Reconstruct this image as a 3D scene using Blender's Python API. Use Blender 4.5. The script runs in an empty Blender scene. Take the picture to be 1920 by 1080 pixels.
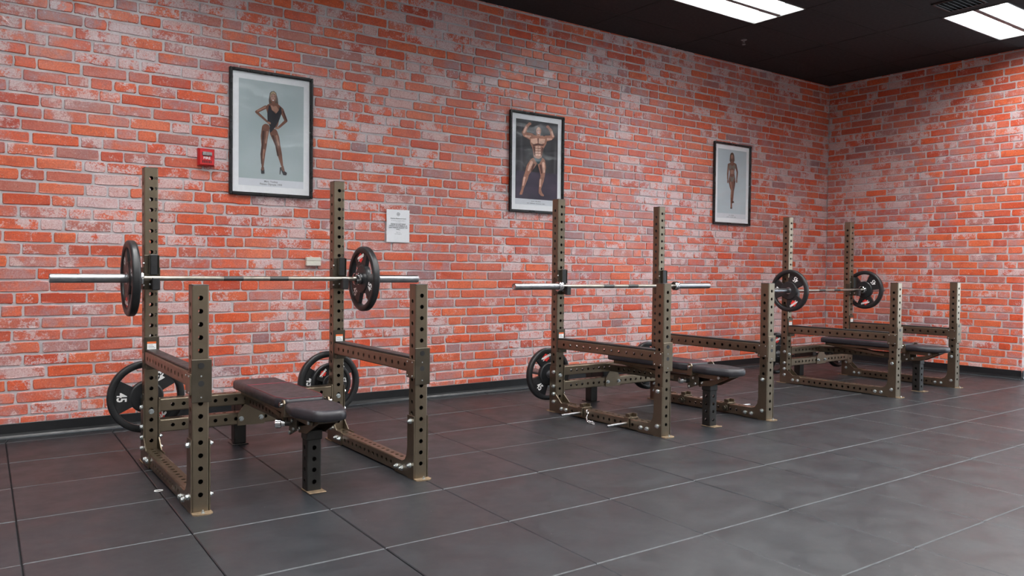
import bpy, math, random
from mathutils import Matrix, Vector
random.seed(7)
PI = math.pi
scn = bpy.context.scene
COL = scn.collection

# ------------------------------------------------------------------ camera
F_PX, YAW, PITCH, ROLL, CAM_H = 1519.45, 0.6295, 0.0225, 0.0100, 1.1271
fwd = Vector((math.sin(YAW) * math.cos(PITCH), math.cos(YAW) * math.cos(PITCH), -math.sin(PITCH)))
rgt0 = Vector((math.cos(YAW), -math.sin(YAW), 0))
up0 = rgt0.cross(fwd)
rgt = rgt0 * math.cos(ROLL) + up0 * math.sin(ROLL)
upv = -rgt0 * math.sin(ROLL) + up0 * math.cos(ROLL)
cam_data = bpy.data.cameras.new('camera')
cam_data.sensor_width = 36.0
cam_data.lens = F_PX * 36.0 / 1920.0
cam_data.clip_start = 0.05
cam = bpy.data.objects.new('camera', cam_data)
COL.objects.link(cam)
m = Matrix((rgt, upv, -fwd)).transposed().to_4x4()
m.translation = Vector((0, 0, CAM_H))
cam.matrix_world = m
scn.camera = cam

# ------------------------------------------------------------------ world and exposure
world = bpy.data.worlds.new('world')
scn.world = world
world.use_nodes = True
world.node_tree.nodes['Background'].inputs[0].default_value = (0.80, 0.90, 1.0, 1)
world.node_tree.nodes['Background'].inputs[1].default_value = 5.0
scn.view_settings.view_transform = 'Standard'
scn.view_settings.look = 'None'
scn.view_settings.gamma = 1.0
scn.view_settings.use_curve_mapping = False
scn.view_settings.exposure = 0.0
LAMP = 47.0      # strength of the fluorescent diffusers

# ------------------------------------------------------------------ dimensions (metres)
YW, XW, HC, HB = 6.157, 9.567, 3.556, 0.094     # back wall, right wall, ceiling, baseboard
YRET = 3.80                                      # outer corner where the right wall turns away
RX0, RX1, RY0 = -3.2, 13.6, -4.2                 # rest of the room
W, D, S = 1.132, 1.141, 0.075                    # rack width, depth, tube size
HR, HF = 1.686, 1.042
RACKS = [(0.987, 3.809, -0.0296), (4.0485, 3.815, -0.0029), (7.1296, 3.864, 0.0113)]
BARZ = [1.058, 1.000, 0.944]
SAFEZ = [0.607, 0.545, 0.545]
PEGZ = [0.364, 0.291, 0.291]

# ------------------------------------------------------------------ material helpers
def new_mat(name):
    mt = bpy.data.materials.new(name)
    mt.use_nodes = True
    nt = mt.node_tree
    b = nt.nodes['Principled BSDF']
    return mt, nt, b

def nd(nt, typ, **kw):
    n = nt.nodes.new(typ)
    for k, v in kw.items():
        setattr(n, k, v)
    return n

def noise(nt, scale, detail=3.0, rough=0.5, vec=None, dim=None):
    n = nd(nt, 'ShaderNodeTexNoise')
    n.inputs['Scale'].default_value = scale
    n.inputs['Detail'].default_value = detail
    n.inputs['Roughness'].default_value = rough
    if vec is not None:
        nt.links.new(vec, n.inputs['Vector'])
    return n.outputs['Fac']

def mth(nt, op, a, b=None, clamp=False):
    n = nd(nt, 'ShaderNodeMath', operation=op)
    n.use_clamp = clamp
    for i, v in enumerate((a, b)):
        if v is None:
            continue
        if isinstance(v, (int, float)):
            n.inputs[i].default_value = v
        else:
            nt.links.new(v, n.inputs[i])
    return n.outputs[0]

def ramp(nt, fac, stops, interp='LINEAR'):
    n = nd(nt, 'ShaderNodeValToRGB')
    n.color_ramp.interpolation = interp
    el = n.color_ramp.elements
    while len(el) < len(stops):
        el.new(0.5)
    for e, (p, c) in zip(el, stops):
        e.position = p
        e.color = (c[0], c[1], c[2], 1) if len(c) == 3 else c
    nt.links.new(fac, n.inputs['Fac'])
    return n.outputs['Color']

def mix(nt, fac, a, b, mode='MIX'):
    n = nd(nt, 'ShaderNodeMix', data_type='RGBA', blend_type=mode)
    ins = [s for s in n.inputs if s.enabled]
    for s, v in zip((ins[0], ins[1], ins[2]), (fac, a, b)):
        if isinstance(v, (int, float)):
            s.default_value = v
        elif isinstance(v, tuple):
            s.default_value = (v[0], v[1], v[2], 1)
        else:
            nt.links.new(v, s)
    return [o for o in n.outputs if o.enabled][0]

def maprange(nt, v, a, b, c=0.0, d=1.0):
    n = nd(nt, 'ShaderNodeMapRange')
    n.interpolation_type = 'SMOOTHSTEP'
    nt.links.new(v, n.inputs['Value'])
    for k, x in zip(('From Min', 'From Max', 'To Min', 'To Max'), (a, b, c, d)):
        n.inputs[k].default_value = x
    return n.outputs['Result']

def bump(nt, b, h, strength=0.3, dist=0.002):
    n = nd(nt, 'ShaderNodeBump')
    n.inputs['Strength'].default_value = strength
    n.inputs['Distance'].default_value = dist
    nt.links.new(h, n.inputs['Height'])
    nt.links.new(n.outputs['Normal'], b.inputs['Normal'])

def pos(nt):
    return nd(nt, 'ShaderNodeNewGeometry').outputs['Position']

def objco(nt):
    return nd(nt, 'ShaderNodeTexCoord').outputs['Object']

def simple(name, color, rough=0.5, metal=0.0, vary=0.12, scale=40.0, bmp=0.0, spec=0.5, coat=0.0):
    """plain material with a little procedural variation"""
    mt, nt, b = new_mat(name)
    v = noise(nt, scale, 4.0, 0.6, objco(nt))
    lo = tuple(c * (1 - vary) for c in color)
    hi = tuple(min(1.0, c * (1 + vary)) for c in color)
    nt.links.new(ramp(nt, v, [(0.3, lo), (0.7, hi)]), b.inputs['Base Color'])
    nt.links.new(maprange(nt, v, 0.3, 0.7, max(0.02, rough - 0.06), min(1, rough + 0.06)), b.inputs['Roughness'])
    b.inputs['Metallic'].default_value = metal
    b.inputs['Specular IOR Level'].default_value = spec
    b.inputs['Coat Weight'].default_value = coat
    if bmp:
        bump(nt, b, noise(nt, scale * 6, 3.0, 0.6, objco(nt)), bmp, 0.001)
    return mt

def emit_mat(name, color, strength):
    mt, nt, b = new_mat(name)
    b.inputs['Base Color'].default_value = (0.9, 0.9, 0.9, 1)
    b.inputs['Emission Color'].default_value = (*color, 1)
    b.inputs['Emission Strength'].default_value = strength
    return mt

def brick_mat():
    mt, nt, b = new_mat('weathered_red_brick')
    p = pos(nt)
    at = nd(nt, 'ShaderNodeAttribute', attribute_name='rnd').outputs['Fac']
    ob = nd(nt, 'ShaderNodeObjectInfo').outputs['Random']
    r = mth(nt, 'FRACT', mth(nt, 'ADD', at, ob))
    r2 = mth(nt, 'FRACT', mth(nt, 'MULTIPLY', r, 17.31))
    r3 = mth(nt, 'FRACT', mth(nt, 'MULTIPLY', r, 41.77))
    big = noise(nt, 0.75, 2.0, 0.5, p)
    base = ramp(nt, r, [(0.0, (0.72, 0.095, 0.028)), (0.20, (0.80, 0.130, 0.036)), (0.38, (0.55, 0.065, 0.026)),
                        (0.52, (0.74, 0.160, 0.066)), (0.68, (0.82, 0.155, 0.042)), (0.82, (0.56, 0.095, 0.050)),
                        (0.93, (0.55, 0.180, 0.130)), (0.975, (0.34, 0.18, 0.18)), (1.0, (0.28, 0.23, 0.26))])
    streak = noise(nt, 14.0, 4.0, 0.65, p)
    base = mix(nt, maprange(nt, streak, 0.40, 0.75, 0.0, 0.50), base, (0.36, 0.045, 0.025))
    # grey, sooty bricks in drifts
    gmask = mth(nt, 'MULTIPLY', maprange(nt, mth(nt, 'ADD', mth(nt, 'MULTIPLY', big, 1.3), mth(nt, 'MULTIPLY', r2, 0.45)), 0.90, 1.06),
                maprange(nt, noise(nt, 9.0, 4.0, 0.65, p), 0.34, 0.62))
    base = mix(nt, mth(nt, 'MULTIPLY', gmask, 0.75), base, (0.30, 0.26, 0.31))
    # lime wash left on the faces
    blot = noise(nt, 9.0, 5.0, 0.62, p)
    drift = noise(nt, 1.1, 2.0, 0.5, p)
    grain = noise(nt, 85.0, 5.0, 0.75, p)
    wmask = mth(nt, 'ADD', mth(nt, 'ADD', blot, mth(nt, 'MULTIPLY', drift, 0.60)), mth(nt, 'MULTIPLY', r3, 0.36))
    wmask = mth(nt, 'ADD', wmask, mth(nt, 'MULTIPLY', mth(nt, 'SUBTRACT', grain, 0.5), 0.75))
    wmask = maprange(nt, wmask, 1.03, 1.14)
    base = mix(nt, mth(nt, 'MULTIPLY', wmask, 0.85), base, (0.70, 0.63, 0.66))
    film = maprange(nt, mth(nt, 'ADD', noise(nt, 2.0, 3.0, 0.6, p), mth(nt, 'MULTIPLY', r2, 0.3)), 0.50, 1.0, 0.02, 0.42)
    base = mix(nt, film, base, (0.76, 0.34, 0.26))
    speck = maprange(nt, noise(nt, 95.0, 3.0, 0.75, p), 0.58, 0.68)
    base = mix(nt, mth(nt, 'MULTIPLY', speck, 0.55), base, (0.66, 0.55, 0.52))
    tone = maprange(nt, noise(nt, 130.0, 4.0, 0.8, p), 0.30, 0.62, 0.60, 0.0)
    base = mix(nt, tone, base, (0.36, 0.05, 0.03))
    edge = maprange(nt, noise(nt, 22.0, 5.0, 0.7, p), 0.60, 0.74)
    base = mix(nt, mth(nt, 'MULTIPLY', edge, 0.45), base, (0.20, 0.11, 0.12))
    pit = maprange(nt, noise(nt, 42.0, 3.0, 0.7, p), 0.66, 0.74)
    base = mix(nt, mth(nt, 'MULTIPLY', pit, 0.5), base, (0.13, 0.05, 0.05))
    nt.links.new(base, b.inputs['Base Color'])
    b.inputs['Roughness'].default_value = 0.30
    b.inputs['Specular IOR Level'].default_value = 0.6
    bump(nt, b, noise(nt, 60.0, 5.0, 0.7, p), 0.10, 0.002)
    return mt

def mortar_mat():
    mt, nt, b = new_mat('grey_mortar')
    p = pos(nt)
    c = ramp(nt, noise(nt, 7.0, 5.0, 0.65, p), [(0.3, (0.40, 0.37, 0.39)), (0.55, (0.55, 0.51, 0.53)), (0.8, (0.66, 0.61, 0.61))])
    c = mix(nt, maprange(nt, noise(nt, 70.0, 3.0, 0.7, p), 0.62, 0.74, 0.0, 0.55), c, (0.20, 0.16, 0.17))
    nt.links.new(c, b.inputs['Base Color'])
    b.inputs['Roughness'].default_value = 0.45
    bump(nt, b, noise(nt, 90.0, 4.0, 0.7, p), 0.2, 0.002)
    return mt

def rubber_mat(name='black_rubber_tile', lift=1.0):
    mt, nt, b = new_mat(name)
    p = pos(nt)
    ob = nd(nt, 'ShaderNodeObjectInfo').outputs['Random']
    n1 = noise(nt, 2.2, 4.0, 0.6, p)
    k = lift
    c = ramp(nt, n1, [(0.3, (0.012 * k, 0.0145 * k, 0.018 * k)), (0.7, (0.020 * k, 0.024 * k, 0.029 * k))])
    c = mix(nt, mth(nt, 'MULTIPLY', ob, 0.25), c, (0.025 * k, 0.027 * k, 0.031 * k))
    # scuffs and chalk specks
    mp = nd(nt, 'ShaderNodeMapping')
    mp.inputs['Scale'].default_value = (1.0, 9.0, 1.0)
    mp.inputs['Rotation'].default_value = (0, 0, 0.9)
    nt.links.new(p, mp.inputs['Vector'])
    scuff = maprange(nt, noise(nt, 6.0, 5.0, 0.75, mp.outputs[0]), 0.62, 0.75)
    c = mix(nt, mth(nt, 'MULTIPLY', scuff, 0.25), c, (0.09, 0.09, 0.10))
    sp = nd(nt, 'ShaderNodeTexVoronoi')
    sp.inputs['Scale'].default_value = 9.0
    nt.links.new(p, sp.inputs['Vector'])
    spk = maprange(nt, sp.outputs['Distance'], 0.018, 0.03, 1.0, 0.0)
    c = mix(nt, mth(nt, 'MULTIPLY', spk, 0.5), c, (0.45, 0.44, 0.43))
    nt.links.new(c, b.inputs['Base Color'])
    nt.links.new(maprange(nt, noise(nt, 5.0, 4.0, 0.6, p), 0.3, 0.7, 0.36, 0.48), b.inputs['Roughness'])
    b.inputs['Specular IOR Level'].default_value = 0.6
    bump(nt, b, noise(nt, 260.0, 2.0, 0.6, p), 0.22, 0.001)
    return mt

def bronze_mat():
    mt, nt, b = new_mat('bronze_powder_coat')
    o = objco(nt)
    c = ramp(nt, noise(nt, 5.0, 4.0, 0.6, o), [(0.3, (0.190, 0.155, 0.112)), (0.7, (0.240, 0.197, 0.145))])
    wear = maprange(nt, noise(nt, 55.0, 5.0, 0.75, o), 0.70, 0.78)
    c = mix(nt, mth(nt, 'MULTIPLY', wear, 0.5), c, (0.42, 0.37, 0.30))
    bf = nd(nt, 'ShaderNodeNewGeometry').outputs['Backfacing']      # bare tube insides, near-black so the colour carries the shade inside the holes
    c = mix(nt, bf, c, (0.012, 0.011, 0.010))
    nt.links.new(c, b.inputs['Base Color'])
    nt.links.new(mth(nt, 'MULTIPLY', mth(nt, 'SUBTRACT', 1.0, bf), 0.92), b.inputs['Metallic'])
    nt.links.new(maprange(nt, noise(nt, 30.0, 3.0, 0.6, o), 0.3, 0.7, 0.30, 0.38), b.inputs['Roughness'])
    return mt

def glass_mat():
    mt = bpy.data.materials.new('clear_picture_glazing')
    mt.use_nodes = True
    nt = mt.node_tree
    nt.nodes.clear()
    out = nd(nt, 'ShaderNodeOutputMaterial')
    mx = nd(nt, 'ShaderNodeMixShader')
    tr = nd(nt, 'ShaderNodeBsdfTransparent')
    gl = nd(nt, 'ShaderNodeBsdfGlossy')
    gl.inputs['Roughness'].default_value = 0.03
    fr = nd(nt, 'ShaderNodeFresnel')
    fr.inputs['IOR'].default_value = 1.5
    bp = nd(nt, 'ShaderNodeBump')
    bp.inputs['Strength'].default_value = 0.12
    bp.inputs['Distance'].default_value = 0.02
    nt.links.new(noise(nt, 5.0, 1.0, 0.4, objco(nt)), bp.inputs['Height'])
    nt.links.new(bp.outputs[0], gl.inputs['Normal'])
    bf = nd(nt, 'ShaderNodeNewGeometry').outputs['Backfacing']
    nt.links.new(mth(nt, 'MULTIPLY', fr.outputs[0], mth(nt, 'SUBTRACT', 1.0, bf)), mx.inputs[0])
    nt.links.new(tr.outputs[0], mx.inputs[1])
    nt.links.new(gl.outputs[0], mx.inputs[2])
    nt.links.new(mx.outputs[0], out.inputs['Surface'])
    return mt

M = {}
M['brick'] = brick_mat()
M['mortar'] = mortar_mat()
M['rubber'] = rubber_mat()
M['rubber_edge'] = simple('pale_rubber_edge', (0.07, 0.077, 0.084), 0.7, 0, 0.4, 20)  # paler grey for the tile edges on the two Y sides only
M['joint'] = simple('dark_joint', (0.02, 0.02, 0.022), 0.8)
M['bronze'] = bronze_mat()
M['bronze_dark'] = simple('dark_bronze_plate', (0.085, 0.072, 0.054), 0.40, 0.7, 0.15, 12)
M['black_paint'] = simple('black_powder_coat', (0.020, 0.019, 0.018), 0.40, 0.3, 0.2, 15)
M['black_plastic'] = simple('black_plastic', (0.018, 0.019, 0.021), 0.42, 0, 0.2, 20)
M['urethane'] = simple('black_urethane', (0.014, 0.015, 0.017), 0.40, 0, 0.25, 18)
M['vinyl'] = simple('black_vinyl', (0.020, 0.019, 0.024), 0.42, 0, 0.2, 25, 0.15)
M['red_thread'] = simple('red_thread', (0.30, 0.03, 0.05), 0.7)
M['zinc'] = simple('zinc_bolt', (0.55, 0.60, 0.62), 0.30, 0.85, 0.12, 60)
M['chrome'] = simple('chrome', (0.62, 0.62, 0.64), 0.16, 1.0, 0.05, 10)
M['steel'] = simple('brushed_steel', (0.36, 0.37, 0.39), 0.33, 1.0, 0.10, 30)
M['shaft'] = simple('bar_shaft_steel', (0.36, 0.33, 0.29), 0.34, 0.95, 0.12, 40)
M['knurl'] = simple('knurled_dark_steel', (0.10, 0.10, 0.10), 0.5, 0.8, 0.3, 200)
M['rust'] = simple('worn_foot_plate', (0.26, 0.19, 0.12), 0.6, 0.4, 0.4, 30)
M['white_print'] = simple('white_print', (0.90, 0.90, 0.90), 0.5, 0, 0.05)
M['black_print'] = simple('black_print', (0.010, 0.010, 0.010), 0.6, 0, 0.05)
M['grey_print'] = simple('grey_print', (0.16, 0.17, 0.19), 0.7, 0, 0.05)
M['red_print'] = simple('red_print', (0.75, 0.035, 0.025), 0.5, 0, 0.05)
M['orange_print'] = simple('orange_print', (0.80, 0.16, 0.04), 0.5, 0, 0.05)
M['ceiling'] = simple('black_ceiling_tile', (0.013, 0.011, 0.012), 0.9, 0, 0.2, 30, 0.2)
M['tee'] = simple('black_ceiling_grid', (0.004, 0.004, 0.004), 0.8)
M['vent'] = simple('black_vent', (0.012, 0.011, 0.012), 0.5)
M['baseboard'] = simple('black_vinyl_base', (0.010, 0.011, 0.013), 0.35, 0, 0.2, 20)
M['caulk'] = simple('grey_floor_trim', (0.06, 0.07, 0.08), 0.6)
M['white_enamel'] = simple('white_enamel', (0.80, 0.82, 0.83), 0.40, 0, 0.03)
M['reflector'] = simple('grey_reflector', (0.36, 0.39, 0.40), 0.35, 0.4, 0.03)
M['troffer_trim'] = simple('troffer_trim', (0.20, 0.21, 0.21), 0.4, 0.3)
M['lamp'] = emit_mat('fluorescent_diffuser', (1.0, 0.97, 0.95), LAMP)
M['frame'] = simple('black_picture_frame', (0.010, 0.010, 0.012), 0.30, 0, 0.2, 15)
M['mat_board'] = simple('white_mat_board', (0.84, 0.86, 0.90), 0.7, 0, 0.03)
M['caption_paper'] = simple('caption_paper', (0.64, 0.67, 0.73), 0.7, 0, 0.03)
M['glass'] = glass_mat()
M['alarm_red'] = simple('red_alarm_plastic', (0.55, 0.015, 0.020), 0.35, 0, 0.06)
M['lens'] = simple('clear_strobe_lens', (0.30, 0.27, 0.27), 0.15, 0, 0.3, 80)
M['paper'] = simple('white_paper', (0.82, 0.84, 0.88), 0.75, 0, 0.02)
M['ivory'] = simple('ivory_plastic', (0.66, 0.63, 0.56), 0.45, 0, 0.04)
M['plain_wall'] = simple('painted_wall', (0.42, 0.40, 0.38), 0.8, 0, 0.04, 4)
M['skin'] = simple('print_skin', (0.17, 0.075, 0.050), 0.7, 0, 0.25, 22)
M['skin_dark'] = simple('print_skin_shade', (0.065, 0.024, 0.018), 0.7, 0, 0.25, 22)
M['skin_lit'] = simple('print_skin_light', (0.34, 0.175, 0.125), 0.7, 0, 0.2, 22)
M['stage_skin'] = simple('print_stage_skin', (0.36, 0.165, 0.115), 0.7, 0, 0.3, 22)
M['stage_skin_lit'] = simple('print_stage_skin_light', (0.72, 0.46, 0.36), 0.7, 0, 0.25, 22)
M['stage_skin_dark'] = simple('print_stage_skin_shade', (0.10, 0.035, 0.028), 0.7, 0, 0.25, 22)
M['hair'] = simple('print_hair', (0.085, 0.055, 0.040), 0.7, 0, 0.3, 60)
M['hair_lit'] = simple('print_hair_light', (0.30, 0.22, 0.13), 0.7, 0, 0.3, 60)
M['suit'] = simple('print_swimsuit', (0.020, 0.020, 0.028), 0.7, 0, 0.2, 30)
M['teal'] = simple('print_teal', (0.025, 0.06, 0.075), 0.7, 0, 0.2, 30)
M['sequin'] = simple('print_sequins', (0.16, 0.14, 0.12), 0.6, 0, 0.9, 160)

def photo_mat(name, stops, scale, stretch):
    mt, nt, b = new_mat(name)
    mp = nd(nt, 'ShaderNodeMapping')
    mp.inputs['Scale'].default_value = stretch
    nt.links.new(objco(nt), mp.inputs['Vector'])
    nt.links.new(ramp(nt, noise(nt, scale, 2.0, 0.5, mp.outputs[0]), stops), b.inputs['Base Color'])
    b.inputs['Roughness'].default_value = 0.6
    return mt
M['backdrop_grey'] = photo_mat('print_backdrop_grey', [(0.3, (0.34, 0.42, 0.44)), (0.7, (0.44, 0.51, 0.54))], 2.5, (1, 1, 1))
M['backdrop_blue'] = photo_mat('print_backdrop_blue', [(0.3, (0.42, 0.51, 0.57)), (0.7, (0.52, 0.60, 0.65))], 2.0, (1, 1, 1))
M['backdrop_dark'] = photo_mat('print_backdrop_drapes', [(0.40, (0.006, 0.006, 0.010)), (0.62, (0.022, 0.020, 0.028)), (0.78, (0.075, 0.07, 0.08))], 9.0, (1.6, 1, 0.12))
M['stage_floor'] = photo_mat('print_stage_floor', [(0.35, (0.022, 0.014, 0.040)), (0.7, (0.060, 0.042, 0.075))], 5.0, (0.6, 1, 2.0))

# ------------------------------------------------------------------ mesh helpers
class MB:
    def __init__(self):
        self.v, self.f, self.mi, self.sm = [], [], [], []
        self.cur, self.smooth = 0, False
    def face(self, idx):
        self.f.append(idx); self.mi.append(self.cur); self.sm.append(self.smooth)
    def add(self, verts, faces, mat=None):
        o = len(self.v)
        if mat is None:
            self.v += [tuple(x) for x in verts]
        else:
            self.v += [tuple(mat @ Vector(x)) for x in verts]
        for f in faces:
            self.face(tuple(i + o for i in f))
        return self
    def box(self, x0, x1, y0, y1, z0, z1, c=0.0, mat=None):
        if x0 > x1: x0, x1 = x1, x0
        if y0 > y1: y0, y1 = y1, y0
        if z0 > z1: z0, z1 = z1, z0
        c = min(c, (x1 - x0) * .45, (y1 - y0) * .45, (z1 - z0) * .45)
        if c <= 0:
            v = [(x, y, z) for z in (z0, z1) for y in (y0, y1) for x in (x0, x1)]
            f = [(0, 2, 3, 1), (4, 5, 7, 6), (0, 1, 5, 4), (2, 6, 7, 3), (0, 4, 6, 2), (1, 3, 7, 5)]
            return self.add(v, f, mat)
        # chamfered box: three vertices at each corner
        v, ix = [], {}
        for a, (X, sx) in enumerate(((x0, 1), (x1, -1))):
            for b, (Y, sy) in enumerate(((y0, 1), (y1, -1))):
                for d, (Z, sz) in enumerate(((z0, 1), (z1, -1))):
                    for k in range(3):
                        q = [X + sx * c, Y + sy * c, Z + sz * c]
                        q[k] = (X, Y, Z)[k]
                        ix[(a, b, d, k)] = len(v)
                        v.append(tuple(q))
        f = []
        for a in (0, 1):
            q = [ix[(a, 0, 0, 0)], ix[(a, 1, 0, 0)], ix[(a, 1, 1, 0)], ix[(a, 0, 1, 0)]]
            f.append(tuple(q if a else q[::-1]))
            q = [ix[(0, a, 0, 1)], ix[(1, a, 0, 1)], ix[(1, a, 1, 1)], ix[(0, a, 1, 1)]]
            f.append(tuple(q[::-1] if a else q))
            q = [ix[(0, 0, a, 2)], ix[(1, 0, a, 2)], ix[(1, 1, a, 2)], ix[(0, 1, a, 2)]]
            f.append(tuple(q if a else q[::-1]))
        for b in (0, 1):
            for d in (0, 1):
                q = [ix[(0, b, d, 1)], ix[(1, b, d, 1)], ix[(1, b, d, 2)], ix[(0, b, d, 2)]]
                f.append(tuple(q if (b ^ d) else q[::-1]))
                q = [ix[(b, 0, d, 2)], ix[(b, 1, d, 2)], ix[(b, 1, d, 0)], ix[(b, 0, d, 0)]]
                f.append(tuple(q if (b ^ d) else q[::-1]))
                q = [ix[(b, d, 0, 0)], ix[(b, d, 1, 0)], ix[(b, d, 1, 1)], ix[(b, d, 0, 1)]]
                f.append(tuple(q if (b ^ d) else q[::-1]))
        for a in (0, 1):
            for b in (0, 1):
                for d in (0, 1):
                    q = [ix[(a, b, d, k)] for k in range(3)]
                    f.append(tuple(q if (a ^ b ^ d) else q[::-1]))
        return self.add(v, f, mat)
    def lathe(self, prof, n=24, mat=None, closed=False, smooth=True, sharp=0.45):
        """profile of (r, h) turned about z; corners of the profile sharper than `sharp` stay hard"""
        segs = list(zip(prof, prof[1:]))
        if closed:
            segs.append((prof[-1], prof[0]))
        v, f = [], []
        def ring(q):
            r, h = q
            if r <= 1e-7:
                v.append((0, 0, h)); return [len(v) - 1]
            o = len(v)
            v.extend((r * math.cos(2 * PI * i / n), r * math.sin(2 * PI * i / n), h) for i in range(n))
            return list(range(o, o + n))
        def ang(s1):
            return math.atan2(s1[1][1] - s1[0][1], s1[1][0] - s1[0][0])
        B, first = None, None
        for k, sg in enumerate(segs):
            turn = 9.0
            if k > 0:
                d = ang(sg) - ang(segs[k - 1])
                turn = abs((d + PI) % (2 * PI) - PI)
            A = B if turn < sharp else ring(sg[0])
            if k == 0: first = A
            d = ang(segs[0]) - ang(sg)
            if closed and k == len(segs) - 1 and abs((d + PI) % (2 * PI) - PI) < sharp:
                B = first
            else:
                B = ring(sg[1])
            for i in range(n):
                j = (i + 1) % n
                if len(A) == 1 and len(B) == 1:
                    continue
                if len(A) == 1:
                    f.append((A[0], B[j], B[i]))
                elif len(B) == 1:
                    f.append((A[i], A[j], B[0]))
                else:
                    f.append((A[i], A[j], B[j], B[i]))
        s = self.smooth
        self.smooth = smooth
        self.add(v, f, mat)
        self.smooth = s
        return self
    def cyl(self, p0, p1, r, n=16, r1=None, c=0.0, smooth=True):
        p0, p1 = Vector(p0), Vector(p1)
        d = p1 - p0
        L = d.length
        mat = Matrix.Translation(p0) @ d.to_track_quat('Z', 'Y').to_matrix().to_4x4()
        r1 = r if r1 is None else r1
        s = self.smooth
        # separate caps so they keep hard edges
        self.lathe([(r - c, 0), (r, c), (r1, L - c), (r1 - c, L)] if c else [(r, 0), (r1, L)], n, mat, smooth=smooth)
        self.smooth = False
        for rr, h, rev in ((r - c, 0, True), (r1 - c, L, False)):
            vs = [(rr * math.cos(2 * PI * i / n), rr * math.sin(2 * PI * i / n), h) for i in range(n)]
            self.add(vs, [tuple(range(n))[::-1] if rev else tuple(range(n))], mat)
        self.smooth = s
        return self
    def prism(self, poly, h0, h1, mat=None):
        """polygon in local xy (counter-clockwise) extruded along z"""
        n = len(poly)
        if sum(poly[i - 1][0] * poly[i][1] - poly[i][0] * poly[i - 1][1] for i in range(n)) < 0:
            poly = poly[::-1]
        v = [(x, y, h0) for x, y in poly] + [(x, y, h1) for x, y in poly]
        f = [tuple(range(n))[::-1], tuple(range(n, 2 * n))]
        f += [(i, (i + 1) % n, n + (i + 1) % n, n + i) for i in range(n)]
        return self.add(v, f, mat)
    def wire(self, pts, r, n=8, closed=False):
        pts = [Vector(q) for q in pts]
        k = len(pts)
        rings, v, f = [], [], []
        prev = None
        for i, q in enumerate(pts):
            if closed:
                t = (pts[(i + 1) % k] - pts[i - 1]).normalized()
            else:
                t = (pts[min(i + 1, k - 1)] - pts[max(i - 1, 0)]).normalized()
            if prev is None:
                a = t.orthogonal().normalized()
            else:
                a = (prev - t * prev.dot(t)).normalized()
            prev = a
            b = t.cross(a)
            rings.append(list(range(len(v), len(v) + n)))
            v += [tuple(q + (a * math.cos(2 * PI * j / n) + b * math.sin(2 * PI * j / n)) * r) for j in range(n)]
        prs = list(zip(rings, rings[1:]))
        if closed:
            prs.append((rings[-1], rings[0]))
        for A, B in prs:
            for j in range(n):
                f.append((A[j], A[(j + 1) % n], B[(j + 1) % n], B[j]))
        if not closed:
            f.append(tuple(rings[0])[::-1]); f.append(tuple(rings[-1]))
        s = self.smooth
        self.smooth = True
        self.add(v, f)
        self.smooth = s
        return self
    def tube(self, mat, L, w, d, holes_w=(), holes_d=(), hr=0.0115, cham=0.007, n=12, hn=None):
        """square tube along local z from 0 to L, centred on the axis, with real bolt holes.
        holes_w: positions along z on the faces whose normal is +-y (width w along x);
        holes_d: the same for the faces with normal +-x (width d along y)"""
        for k in range(4):
            along, out = ((w, d) if k % 2 == 0 else (d, w))
            hl = sorted(holes_w if k % 2 == 0 else holes_d)
            rot = Matrix.Rotation(k * PI / 2, 4, 'Z')
            T = mat @ rot
            hw, y = along / 2 - cham, -out / 2
            z = 0.0
            ch = hr * 1.5
            for h in list(hl) + [None]:
                e = L if h is None else h - ch
                if e - z > 1e-5:
                    self.add([(-hw, y, z), (hw, y, z), (hw, y, e), (-hw, y, e)], [(0, 1, 2, 3)], T)
                if h is None:
                    break
                v = []
                for i in range(n):
                    a = 2 * PI * i / n + PI / n
                    ca, sa = math.cos(a), math.sin(a)
                    s = min(hw / abs(ca) if abs(ca) > 1e-6 else 9, ch / abs(sa) if abs(sa) > 1e-6 else 9)
                    v.append((ca * s, y, h + sa * s))
                # snap corners of the outer ring
                for i in range(n):
                    a = 2 * PI * i / n + PI / n
                    v.append((hr * math.cos(a), y, h + hr * math.sin(a)))
                for i in range(n):
                    a = 2 * PI * i / n + PI / n
                    v.append((hr * math.cos(a), y + 0.004, h + hr * math.sin(a)))
                f = []
                for i in range(n):
                    j = (i + 1) % n
                    f.append((i, j, n + j, n + i))
                    f.append((n + i, n + j, 2 * n + j, 2 * n + i))
                o = len(v)
                v += [(-hw, y, h - ch), (hw, y, h - ch), (hw, y, h + ch), (-hw, y, h + ch)]
                quad = {}
                for i in range(n):
                    x, zz = v[i][0], v[i][2] - h
                    on_x, on_z = abs(abs(x) - hw) < 1e-6, abs(abs(zz) - ch) < 1e-6
                    quad.setdefault((x > 0, zz > 0), []).append((i, on_x, on_z))
                for i in range(n):
                    j = (i + 1) % n
                    xi, zi, xj, zj = v[i][0], v[i][2] - h, v[j][0], v[j][2] - h
                    onxi, onxj = abs(abs(xi) - hw) < 1e-6, abs(abs(xj) - hw) < 1e-6
                    if onxi != onxj:
                        cx = xi if onxi else xj
                        cz = zj if onxi else zi
                        ci = o + {(-1, -1): 0, (1, -1): 1, (1, 1): 2, (-1, 1): 3}[(1 if cx > 0 else -1, 1 if cz > 0 else -1)]
                        f.append((i, ci, j))
                self.add(v, f, T)
                z = h + ch
            # rounded corner to the next face
            for s0, s1 in ((0, .5), (.5, 1)):
                q = []
                for s in (s0, s1):
                    a = -PI / 2 + s * PI / 2
                    q.append((along / 2 - cham + cham * math.cos(a), -out / 2 + cham + cham * math.sin(a)))
                self.add([(q[0][0], q[0][1], 0), (q[1][0], q[1][1], 0), (q[1][0], q[1][1], L), (q[0][0], q[0][1], L)], [(0, 1, 2, 3)], T)
        return self
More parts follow.
